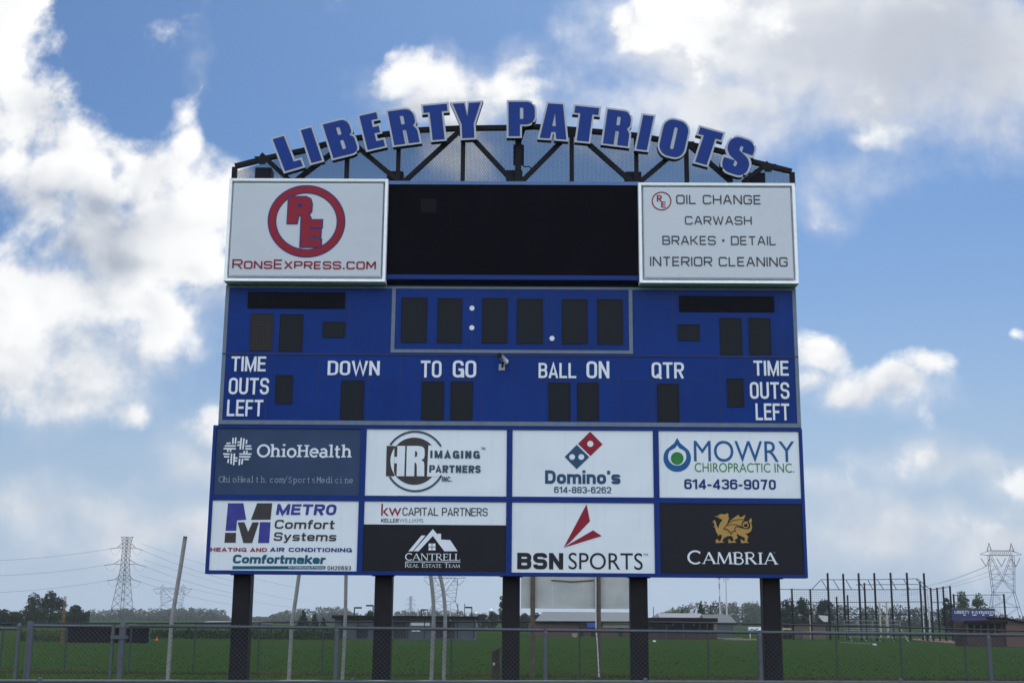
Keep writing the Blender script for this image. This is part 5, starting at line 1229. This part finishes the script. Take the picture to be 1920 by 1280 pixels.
# far yellow bus
Y = 150.
bus = thing('yellow_bus', 'small yellow bus half hidden beyond the fifth support post', 'bus', (at(1477, 1190, Y).x, Y, 0))
YEL = mat('bus_yellow', (.32, .20, .03), .5)
X0, X1, Z0, Z1 = rect(1468, 1177.5, 1485, 1191, Y)
MB().loft(X0, X1, .45, Z1, [(.1, Y + 2.2), (0, Y + 2.1), (0, Y + .1), (.08, Y)]).build('body', YEL, bus)
for i in range(3): MB().box(X0 + .15 + i * .33, X0 + .40 + i * .33, Y - .012, Y - .002, Z1 - .42, Z1 - .14).build('window', OPEN, bus)
for xx in (X0 + .25, X1 - .25): MB().tube([(xx, Y - .02, .3), (xx, Y + .25, .3)], .3, 14).build('wheel', BLACK, bus)

# --- black windscreen fence on the left
Y = 99.
wf = thing('windscreen_fence', 'fence hung with a black windscreen left of the leaning pole', 'fence', (at(200, 1200, Y).x, Y, 0))
X0, X1, Z0, Z1 = rect(123, 1176, 279, 1203, Y)
MB().box(X0, X1, Y, Y + .03, .03, Z1).build('windscreen', mat('black_windscreen', (.006, .0045, .008), .9, var=.3, scale=1.2, spec=0.), wf)
for i in range(8): x = X0 + (X1 - X0) * i / 7; MB().tube([(x, Y + .06, 0), (x, Y + .06, Z1 + .1)], .04, 8).build('post', GALV, wf)
# yellow double pole
Y = 96.
yp = thing('foul_pole', 'pair of thin yellow uprights of a foul pole in front of the dark trees', 'pole', (at(120, 1204, Y).x, Y, 0))
for a in (117.3, 120.5):
    x = at(a, 1160, Y).x; MB().tube([(x, Y, 0), (x, Y, at(a, 1117, Y).z)], .032, 8).build('upright', mat('dull_yellow', (.15, .085, .03), .6), yp)
x = at(119, 1160, Y).x; MB().box(x - .025, x + .025, Y - .01, Y + .01, 1.2, at(119, 1140, Y).z).build('screen', mat('dull_yellow', (.15, .085, .03), .6), yp)
# traffic cone
c = at(294, 1196, 112.)
cn = thing('traffic_cone', 'tiny orange traffic cone at the far edge of the field', 'cone', (c.x, 112., 0))
MB().tube([(c.x, 112., .04), (c.x, 112., .32)], .10, 12, r2=.025).build('cone_body', mat('cone_orange', (.65, .10, .03), .5), cn)
MB().box(c.x - .17, c.x + .17, 111.83, 112.17, 0, .045).build('base', mat('cone_orange', (.65, .10, .03), .5), cn)
for px, py, lab in ((1640, 1208.5, 'white base plate on the outfield grass before the backstop'), (1227, 1202.2, 'white base plate on the grass right of the fourth post')):
    g_ = gpt(px, py); kk = MB().loft(g_.x - .24, g_.x + .24, 0, 0, [(0, 0)], False) if 0 else MB()
    w = .15; kk.add([(g_.x - w, g_.y - w, 0), (g_.x + w, g_.y - w, 0), (g_.x + w, g_.y + w, 0), (g_.x - w, g_.y + w, 0), (g_.x - w * .85, g_.y - w * .85, .12), (g_.x + w * .85, g_.y - w * .85, .12), (g_.x + w * .85, g_.y + w * .85, .12), (g_.x - w * .85, g_.y + w * .85, .12)],
                    [(0, 1, 5, 4), (1, 2, 6, 5), (2, 3, 7, 6), (3, 0, 4, 7), (4, 5, 6, 7)])
    solo(kk, 'base_plate', WLET, lab, 'base', 'white base plates')
# --- lamp posts, masts and slim poles
def lamp(px, top, Y, side, label):
    x = at(px, 1160, Y).x; z = at(px, top, Y).z; t = thing('lamp_post', label, 'lamp post', (x, Y, 0), 'dark lamp posts')
    MB().tube([(x, Y, 0), (x, Y, z)], .11, 8, r2=.08).build('pole', STEELD, t)
    MB().box(min(x, x + side * 1.0), max(x, x + side * 1.0), Y - .18, Y + .18, z - .16, z + .06).build('lamp_head', STEELD, t)
lamp(664, 1138, 180., 1, 'dark lamp post between the first two support posts'); lamp(699, 1134, 185., -1, 'dark lamp post peeking left of the second support post')
lamp(884.5, 1137.5, 185., -1, 'dark lamp post left of the pale dome'); lamp(1333, 1136, 190., 1, 'dark lamp post right of the tall conifer')
lamp(790, 1142, 190., 1, 'dark lamp post behind the roof of the long shed')
def slim(px, top, Y, m, r, label, name='slim_pole'):
    x = at(px, 1160, Y).x; z = at(px, top, Y).z; solo(MB().tube([(x, Y, 0), (x, Y, z)], r, 8, r2=r * .75), name, m, label, 'pole', 'slim poles beyond the field')
PALE = mat('pale_pole_paint', (.52, .52, .50), .5)
slim(783.5, 1139, 170., PALE, .09, 'slim white pole left of the pale pole pair'); slim(799.5, 1142, 170., PALE, .08, 'slim cream pole against the left pole of the pair')
slim(858, 1131, 175., METALG, .08, 'slim grey pole right of the bowed pole, left of two'); slim(871, 1131, 175., METALG, .08, 'slim grey pole right of the bowed pole, right of two')
slim(844, 1128, 172., PALE, .08, 'slim white pole close beside the bowed pole')
CREAM = mat('cream_pole_paint', (.44, .40, .29), .5)
slim(1650.5, 1130, 170., CREAM, .13, 'cream foul pole behind the backstop net, left of two'); slim(1663.5, 1128, 170., CREAM, .16, 'cream foul pole behind the backstop net, right of two')
slim(1519, 1152, 149., CREAM, .10, 'short tan pole beside the pale brick shed')
slim(1731, 1114, 175., PALE, .09, 'slim pale pole behind the right end of the backstop, left of two'); slim(1742.5, 1113, 175., PALE, .10, 'slim pale pole behind the right end of the backstop, right of two')
slim(1225.5, 1137, 300., METALG, .12, 'faint thin pole right of the fourth support post'); slim(1798, 1108, 230., METALG, .09, 'thin pole beside the pale open tree')
Y = 260.
x = at(1363, 1150, Y).x; mono = thing('antenna_mast', 'white antenna mast with a cluster of panels at its top', 'mast', (x, Y, 0))
zt_ = at(1361, 1083, Y).z; x2 = at(1361, 1083, Y).x
MB().tube([(x2, Y, 0), (x2, Y, zt_)], .17, 10, r2=.11).build('pole', PALE, mono)
for dxm in (-.42, .36, .62): MB().box(x2 + dxm - .10, x2 + dxm + .10, Y - .12, Y + .05, zt_ - .55 + dxm * .3, zt_ + .35 - dxm * .2).build('antenna_panel', PALE, mono)
MB().bar((x2 - .5, Y, zt_ - .1), (x2 + .7, Y, zt_ - .1), .07).build('crossbar', PALE, mono)
Y = 420.; x = at(1349, 1110, Y).x; rw = thing('radio_mast', 'thin red and white banded radio mast behind the far wood', 'mast', (x, Y, 0))
zs_ = [0, at(1349, 1128, Y).z, at(1349, 1117, Y).z, at(1349, 1103, Y).z, at(1349, 1093, Y).z, at(1349, 1086, Y).z, at(1349, 1079, Y).z]
for i in range(6): MB().tube([(x, Y, zs_[i]), (x, Y, zs_[i + 1])], .20 if i % 2 == 0 else .22, 6).build('band', PALE if i % 2 == 0 else mat('faded_red', (.33, .16, .15), .6), rw)
MB().box(x - .4, x + .4, Y - .2, Y + .2, zs_[5] + .2, zs_[6] - .1).build('antenna_panel', mat('faded_red', (.33, .16, .15), .6), rw)
DOME = mat('white_dome', (.78, .78, .76), .4)
for px, py, r, lab in ((892.5, 1149.5, .50, 'white dome left of the low dark trees, lower of two'), (921, 1144.5, .62, 'white dome above the low dark trees, higher of two')):
    c = at(px, py, 330.); kk = MB(); n = 16; vs = []; fs = []
    for i in range(7):
        a = i * math.pi / 12 ; vs += [(c.x + r * math.cos(a) * math.cos(2 * math.pi * j / n), 330. + r * math.cos(a) * math.sin(2 * math.pi * j / n), c.z + r * math.sin(a) * .9) for j in range(n)]
    for i in range(6):
        for j in range(n): fs.append((i * n + j, i * n + (j + 1) % n, (i + 1) * n + (j + 1) % n, (i + 1) * n + j))
    kk.add(vs, fs)
    t = thing('dome_tank', lab, 'tank', (c.x, 330., 0), 'white dome tanks'); kk.build('dome', DOME, t, True)
    kk = MB().tube([(c.x, 330., 0), (c.x, 330., c.z)], r, 16); kk.build('tank_wall', mat('tank_grey', (.22, .24, .25), .6), t)

# --- backstop
Y = 145.
bk = thing('backstop', 'tall black netted backstop with a leaning canopy frame at the right', 'backstop', (at(1640, 1197, Y).x, Y, 0))
TALL = [(1484.6, 1103), (1519, 1103.5), (1551.5, 1073.7), (1580.7, 1075), (1609.6, 1074), (1639, 1073.5), (1669.5, 1073), (1700, 1073), (1732, 1074), (1744.7, 1101), (1756.7, 1101), (1768, 1099), (1781, 1097.5), (1787.7, 1113), (1882, 1113)]
for px, top in TALL:
    p_ = at(px, top, Y); MB().tube([(p_.x, Y, 0), p_], .115 if top < 1090 else .10, 8).build('pole', STEELD, bk)
for px, top in ((1568.4, 1118), (1589, 1115), (1620.5, 1092), (1724.7, 1090)):
    p_ = at(px, top, Y + 8); MB().tube([(p_.x, Y + 8, 0), p_], .10, 8).build('pole', STEELD, bk)
k = MB()
for L in (((1445, 1104), (1522, 1104.8), (1740, 1104.5)), ((1522, 1104.6), (1539.5, 1086)), ((1539.5, 1086), (1630, 1086), (1720, 1084.3)), ((1720, 1084.3), (1743, 1103.5)), ((1445, 1127), (1560, 1128.5), (1735, 1127.5)), ((1445, 1150), (1735, 1151)), ((1605, 1095.5), (1722, 1095)),
          ((1541, 1088), (1552, 1105)), ((1562, 1086), (1574, 1105)), ((1586, 1086), (1597, 1105)), ((1608, 1087), (1620, 1104)), ((1627, 1086), (1637, 1105)), ((1645, 1086), (1657, 1105)), ((1671, 1086), (1681, 1105)), ((1694, 1085), (1706, 1105)), ((1718, 1085), (1733, 1104)),
          ((1744, 1105.5), (1781, 1099)), ((1745, 1129), (1781, 1127)), ((1788, 1115), (1882, 1114.5))):
    for a, b in zip(L, L[1:]): k.bar(at(*a, Y - .05), at(*b, Y - .05), .065)
k.build('canopy_frame', STEELD, bk)
nm = MB(); x0_, x1_ = at(1484, 1150, Y).x, at(1882, 1150, Y).x
for i in range(int((x1_ - x0_) / .22)):
    x = x0_ + i * .22; top = 5.6 if x < at(1786, 1150, Y).x else 4.9
    nm.box(x - .006, x + .006, Y + .10, Y + .112, .05, top)
for i in range(25): nm.box(x0_, x1_ - (0 if i < 22 else 6.), Y + .114, Y + .126, .1 + i * .22, .112 + i * .22)
nm.build('net', mat('black_net', (.015, .017, .02), .8), bk)
fl = MB(); Lf = [bx(x, y, Y - .1) for x, y in ((1535, 1152.5), (1552.5, 1154), (1552.5, 1164.5), (1545, 1165), (1539, 1160))]
fl.prism(ccw(Lf), Y - .1, Y - .08); solo(fl, 'torn_banner', mat('pale_banner', (.50, .50, .50), .7), 'torn white banner hanging on the backstop net', 'banner')
# bleachers
Y = 139.
bl = thing('bleachers', 'silver bleacher benches behind the backstop poles', 'bleachers', (at(1650, 1198, Y).x, Y, 0))
ALB = mat('bleacher_aluminium', (.20, .21, .22), .5, metal=.2)
X0, X1 = at(1597, 1190, Y).x, at(1703, 1190, Y).x
for i in range(5): MB().box(X0, X1, Y + i * .62, Y + i * .62 + .26, .42 + i * .22, .47 + i * .22).build('bench', ALB, bl)
k = MB()
for x in [X0 + (X1 - X0) * i / 4 for i in range(5)]:
    k.bar((x, Y, 0), (x, Y + 2.7, 1.3), .05); k.bar((x, Y + 2.8, 0), (x, Y + 2.8, 2.15), .06)
k.bar((X0, Y + 2.8, 2.13), (X1, Y + 2.8, 2.13), .06); k.bar((X0, Y + 2.8, 1.75), (X1, Y + 2.8, 1.75), .05)
k.build('frame', ALB, bl)
# blue field sign
Y = 128.
fs_ = thing('field_scoreboard', 'small blue field scoreboard with white lettering above the brick dugout', 'scoreboard', (at(1826, 1200, Y).x, Y, 0))
pb(MB(), 1786, 1141, 1866, 1163, Y, .3).build('panel', mat('deep_blue_paint', (.008, .018, .10), .5), fs_)
pb(MB(), 1793, 1163.4, 1813, 1171, Y, .3).build('lower_panel', mat('deep_blue_paint', (.008, .018, .10), .5), fs_)
pb(MB(), 1793, 1171.4, 1813, 1176, Y, .3).build('white_panel', mat('pale_panel_white', (.45, .50, .46), .6), fs_)
pb(MB(), 1785, 1140, 1866.5, 1141, Y - .02, .34).build('top_edge', METALG, fs_)
stroked('LIBERTY', SER, (1789.5, 1144, 1818, 1149.6), Y - .02, WLET, fs_, w=.17, gap=.06, serif=.08); stroked('PATRIOTS', SER, (1822, 1144.6, 1865, 1150.2), Y - .02, WLET, fs_, w=.17, gap=.06, serif=.08)
for b_ in ((1806.5, 1151.3, 1810.5, 1152.9), (1823.5, 1151.3, 1831, 1152.9), (1842, 1151.3, 1845.5, 1152.9), (1855, 1151.3, 1862, 1152.9)): pb(MB(), *b_, Y - .02, .015).build('caption', WLET, fs_)
for px in range(1803, 1850, 5): pb(MB(), px, 1159.8, px + 2.6, 1161, Y - .02, .015).build('caption', mat('dull_red_print', (.22, .06, .07), .6), fs_)
for px in (1796, 1856): pb(MB(), px, 1163.6, px + 2.5, 1203, Y + .32, .2).build('post', STEELD, fs_)
# brick dugout on the right
Y = 113.
rd = thing('brick_dugout', 'brick dugout building with a low pitched dark roof at the right edge', 'dugout', (at(1880, 1208, Y).x, Y, 0))
X0, XM, X1 = at(1812, 1180, Y).x, at(1883, 1180, Y).x, at(1990, 1180, Y).x
ze = at(1850, 1168.5, Y).z; zr = at(1862, 1164., Y + 3).z
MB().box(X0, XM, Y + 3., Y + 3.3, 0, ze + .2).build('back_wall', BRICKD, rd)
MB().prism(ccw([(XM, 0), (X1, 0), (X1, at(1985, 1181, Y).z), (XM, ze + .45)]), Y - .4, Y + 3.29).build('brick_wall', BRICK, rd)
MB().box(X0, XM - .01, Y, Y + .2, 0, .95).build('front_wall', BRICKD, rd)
MB().add([(X0 - .3, Y - .6, ze), (XM + .1, Y - .6, ze), (XM + .1, Y + 4, zr - .1), (X0 + 1.2, Y + 4, zr - .2), (X0 - .3, Y - .6, ze + .22), (XM + .1, Y - .6, ze + .22), (XM + .1, Y + 4, zr + .12), (X0 + 1.2, Y + 4, zr + .02)], [(0, 3, 2, 1), (4, 5, 6, 7), (0, 1, 5, 4), (1, 2, 6, 5), (2, 3, 7, 6), (3, 0, 4, 7)]).build('roof', ROOFD, rd)
a_, b_ = at(1881, 1159.5, Y - .6), at(1990, 1181, Y - .6)
MB().add([(a_.x, Y - .7, a_.z), (b_.x, Y - .7, b_.z), (b_.x, Y + 3.6, b_.z), (a_.x, Y + 3.6, a_.z), (a_.x, Y - .7, a_.z + .14), (b_.x, Y - .7, b_.z + .14), (b_.x, Y + 3.6, b_.z + .14), (a_.x, Y + 3.6, a_.z + .14)], [(0, 3, 2, 1), (4, 5, 6, 7), (0, 1, 5, 4), (1, 2, 6, 5), (2, 3, 7, 6), (3, 0, 4, 7)]).build('roof', ROOFD, rd)
for i in range(6): x = X0 + .05 + (XM - X0 - .3) * i / 5; MB().box(x, x + .12, Y + .02, Y + .16, .951, ze - .01).build('post', mat('grey_dugout_post', (.09, .09, .10), .7), rd)

# ================================================================== PYLONS AND CABLES
PYL = mat('pylon_steel', (.03, .031, .036), .7, spec=.1)
def lattice(px, base_y, Y, s, label, w=.125):
    c = at(px, base_y, Y); X = c.x; t = thing('transmission_pylon', label, 'pylon', (X, Y, 0), 'power pylons on the horizon')
    lv = [(0, 5.4), (5.5, 4.6), (9.5, 4.0), (13, 3.45), (16.5, 2.95), (18.5, 2.65), (20.5, 2.4), (22.8, 2.1), (25.3, 1.9), (27.5, 1.85), (29.5, 1.8), (31.5, 1.8), (33, 1.8), (34.8, 1.9), (36.4, 2.1), (38, 2.4)]
    lv = [(z * s, h * s) for z, h in lv]; k = MB()
    for (z0, h0), (z1, h1) in zip(lv, lv[1:]):
        cn0 = [Vector((X + a * h0, Y + b * h0, z0)) for a, b in ((-1, -.25), (.16, -1), (1, .25), (-.16, 1))]; cn1 = [Vector((X + a * h1, Y + b * h1, z1)) for a, b in ((-1, -.25), (.16, -1), (1, .25), (-.16, 1))]
        for i in range(4):
            j = (i + 1) % 4; k.bar(cn0[i], cn1[i], w * 1.5); k.bar(cn0[i], cn1[j], w * .8); k.bar(cn0[j], cn1[i], w * .8)
            if z0 > 0: k.bar(cn0[i], cn0[j], w * .6)
    k.bar((X - 3 * s, Y, 38 * s), (X + 3 * s, Y, 38 * s), w * 1.6)
    k.build('tower', PYL, t)
    ends = []
    for z, a, b in ((33., 4.3, 7.6), (25.5, 5.7, 9.6), (18.5, 4.2, 7.8)):
        for sd_ in (-1, 1):
            z_ = z * s; q_ = MB(); tip = Vector((X + sd_ * a * s, Y, z_))
            for yy in (-1.8, 1.8): q_.bar((X + sd_ * 1.8 * s, Y + yy * s, z_), tip, w * 1.2); q_.bar((X + sd_ * 1.8 * s, Y + yy * s, z_ + 2.2 * s), tip, w)
            q_.build('crossarm', PYL, t)
            e = Vector((X + sd_ * b * s, Y, z_ - (.5 if sd_ < 0 else 1.) * s)); MB().tube([tip, e], w * 1.15, 6).build('insulator', STEELD, t); ends.append(e)
            # jumper loop hanging below the arm
            L = [e.lerp(tip, i / 8 * 1.6) + Vector((0, 0, -3.2 * s * math.sin(math.pi * i / 8))) for i in range(9)]
            MB().tube(L, .05, 4).build('jumper_loop', STEELD, t)
    return ends
E1 = lattice(229, 1140, 600., 1., 'tall lattice pylon with three short crossarms at the left')
lattice(769.5, 1150, 1150., .55, 'tiny faint lattice pylon left of the pale pole pair', .13)
CABLE = mat('cable_grey', (.12, .125, .14), .6)
def cable(a, b, sag, r, label):
    L = [a.lerp(b, i / 24) + Vector((0, 0, -sag * 4 * (i / 24) * (1 - i / 24))) for i in range(25)]
    solo(MB().tube(L, r, 4), 'power_cable', CABLE, label, 'cable', 'power cables')
lvl = ('upper', 'upper', 'middle', 'middle', 'lower', 'lower')
for i, e in enumerate(E1):
    if e.x < at(229, 1140, 600.).x: cable(e, at(-60, (1052, 1080, 1112)[i // 2], 560.), 1.2, .075, lvl[i] + ' power cable running left from the lattice pylon')
    else:
        cable(e, at(470, (1100, 1121, 1141)[i // 2] - 4, 640.), 1.5, .075, lvl[i] + ' power cable falling right from the lattice pylon')
        cable(e + Vector((-1.5, 2, 3.2)), at(560, (1104, 1128, 1142)[i // 2] - 2, 700.), 1.5, .06, lvl[i] + ' far power cable passing behind the first support post')
def cathead(px, py, Y, sx, sz, label, w=.15):
    X = at(px, py, Y).x; t = thing('transmission_pylon', label, 'pylon', (X, Y, 0), 'power pylons on the horizon'); k = MB()
    V = lambda x, z, y=0: Vector((X + x * sx, Y + y * sx, z * sz))
    for yy in (-1.1, 1.1):
        for s_ in (-1, 1):
            leg = [(8., 0), (6.3, 9), (4.9, 15.6), (5.3, 22), (5.7, 27.5), (5.6, 32.4)]
            for a, b in zip(leg, leg[1:]): k.bar(V(s_ * a[0], a[1], yy * (1 + (15.6 - a[1]) * .08 if a[1] < 15 else 1)), V(s_ * b[0], b[1], yy * (1 + (15.6 - b[1]) * .08 if b[1] < 15 else 1)), w * 1.25)
            inn = [(4.6, 32.4), (2.3, 27), (0, 21.6), (-2.3, 18.5), (-4.9, 15.6)]
            for a, b in zip(inn, inn[1:]): k.bar(V(s_ * a[0], a[1], yy), V(s_ * b[0], b[1], yy), w)
            lac = [(5.3, 30.5), (3.9, 30.5), (5.7, 27.5), (2.6, 27.8), (5.4, 24), (1., 24), (5.3, 21.5), (.2, 21.2), (4.9, 18.5), (2.4, 18.3)]
            for a, b in zip(lac, lac[1:]): k.bar(V(s_ * a[0], a[1], yy), V(s_ * b[0], b[1], yy), w * .62)
            low = [(4.9, 15.6), (0, 11.5), (6.3, 9), (0, 4.5), (8, 0)]
            for a, b in zip(low, low[1:]): k.bar(V(s_ * a[0], a[1], yy * 1.3), V(s_ * b[0], b[1], yy * 1.3), w * .7)
            k.bar(V(s_ * 5.2, 34.6, yy * .4), V(s_ * 9.5, 32.9, 0), w); k.bar(V(s_ * 5.6, 32.4, yy), V(s_ * 9.5, 32.8, 0), w)
            k.bar(V(s_ * 4.3, 34.6, yy * .4), V(s_ * 5.1, 38.2, 0), w); k.bar(V(s_ * 6.2, 34.1, yy * .4), V(s_ * 5.1, 38.2, 0), w)
        k.bar(V(-4.9, 15.6, yy), V(4.9, 15.6, yy), w); k.bar(V(-6.3, 9, yy), V(6.3, 9, yy), w); k.bar(V(-5.6, 32.4, yy), V(5.6, 32.4, yy), w * 1.2); k.bar(V(-5.2, 34.6, yy), V(5.2, 34.6, yy), w * 1.2)
        n = 12
        for i in range(n): a = -5.4 + 10.8 * i / n; b = a + 10.8 / n; k.bar(V(a, 32.4 if i % 2 else 34.6, yy), V(b, 34.6 if i % 2 else 32.4, yy), w * .7)
    k.build('tower', PYL, t)
    for c0 in (-7.2, 0., 6.6):
        wv = 2.1; MB().bar(V(c0 - wv, 31.2), V(c0, 27.4), w * 1.5).bar(V(c0 + wv, 31.2), V(c0, 27.4), w * 1.5).build('insulator_string', STEELD, t)
    return V
V3 = cathead(1884.5, 1150, 600., 1., 1., 'tall window-shaped pylon at the right edge')
cathead(833, 1150, 640., 1.1, .66, 'window-shaped pylon behind the bowed pole pair', .13)
cathead(321, 1150, 900., 1.42, .62, 'faint window-shaped pylon beside the leaning pole', .14)
for i, (c0, y_) in enumerate(((-7.2, 1091), (-7.0, 1094), (0., 1101), (6.6, 1104))):
    cable(V3(c0, 27.4), at(1690, y_ + 12, 760.), 2., .06, ('upper', 'second', 'third', 'lowest')[i] + ' power cable falling left from the window-shaped pylon')

# ================================================================== AIR
hz = MB().box(-1500, 1500, -60, 1450, -1, 60).build('haze', (lambda: None)() or mat('haze_slot', (1, 1, 1)), kind='stuff')
hm = bpy.data.materials.new('haze_air'); hm.use_nodes = True; hm.node_tree.nodes.clear(); q = G(hm.node_tree)
vo = q.n('ShaderNodeVolumePrincipled'); vo.inputs['Color'].default_value = (.86, .92, 1., 1); vo.inputs['Density'].default_value = .00026; vo.inputs['Anisotropy'].default_value = .2
oo = q.n('ShaderNodeOutputMaterial'); hm.node_tree.links.new(vo.outputs[0], oo.inputs['Volume'])
hz.data.materials[0] = hm
for o in bpy.data.objects:
    if '_org' in o: del o['_org']
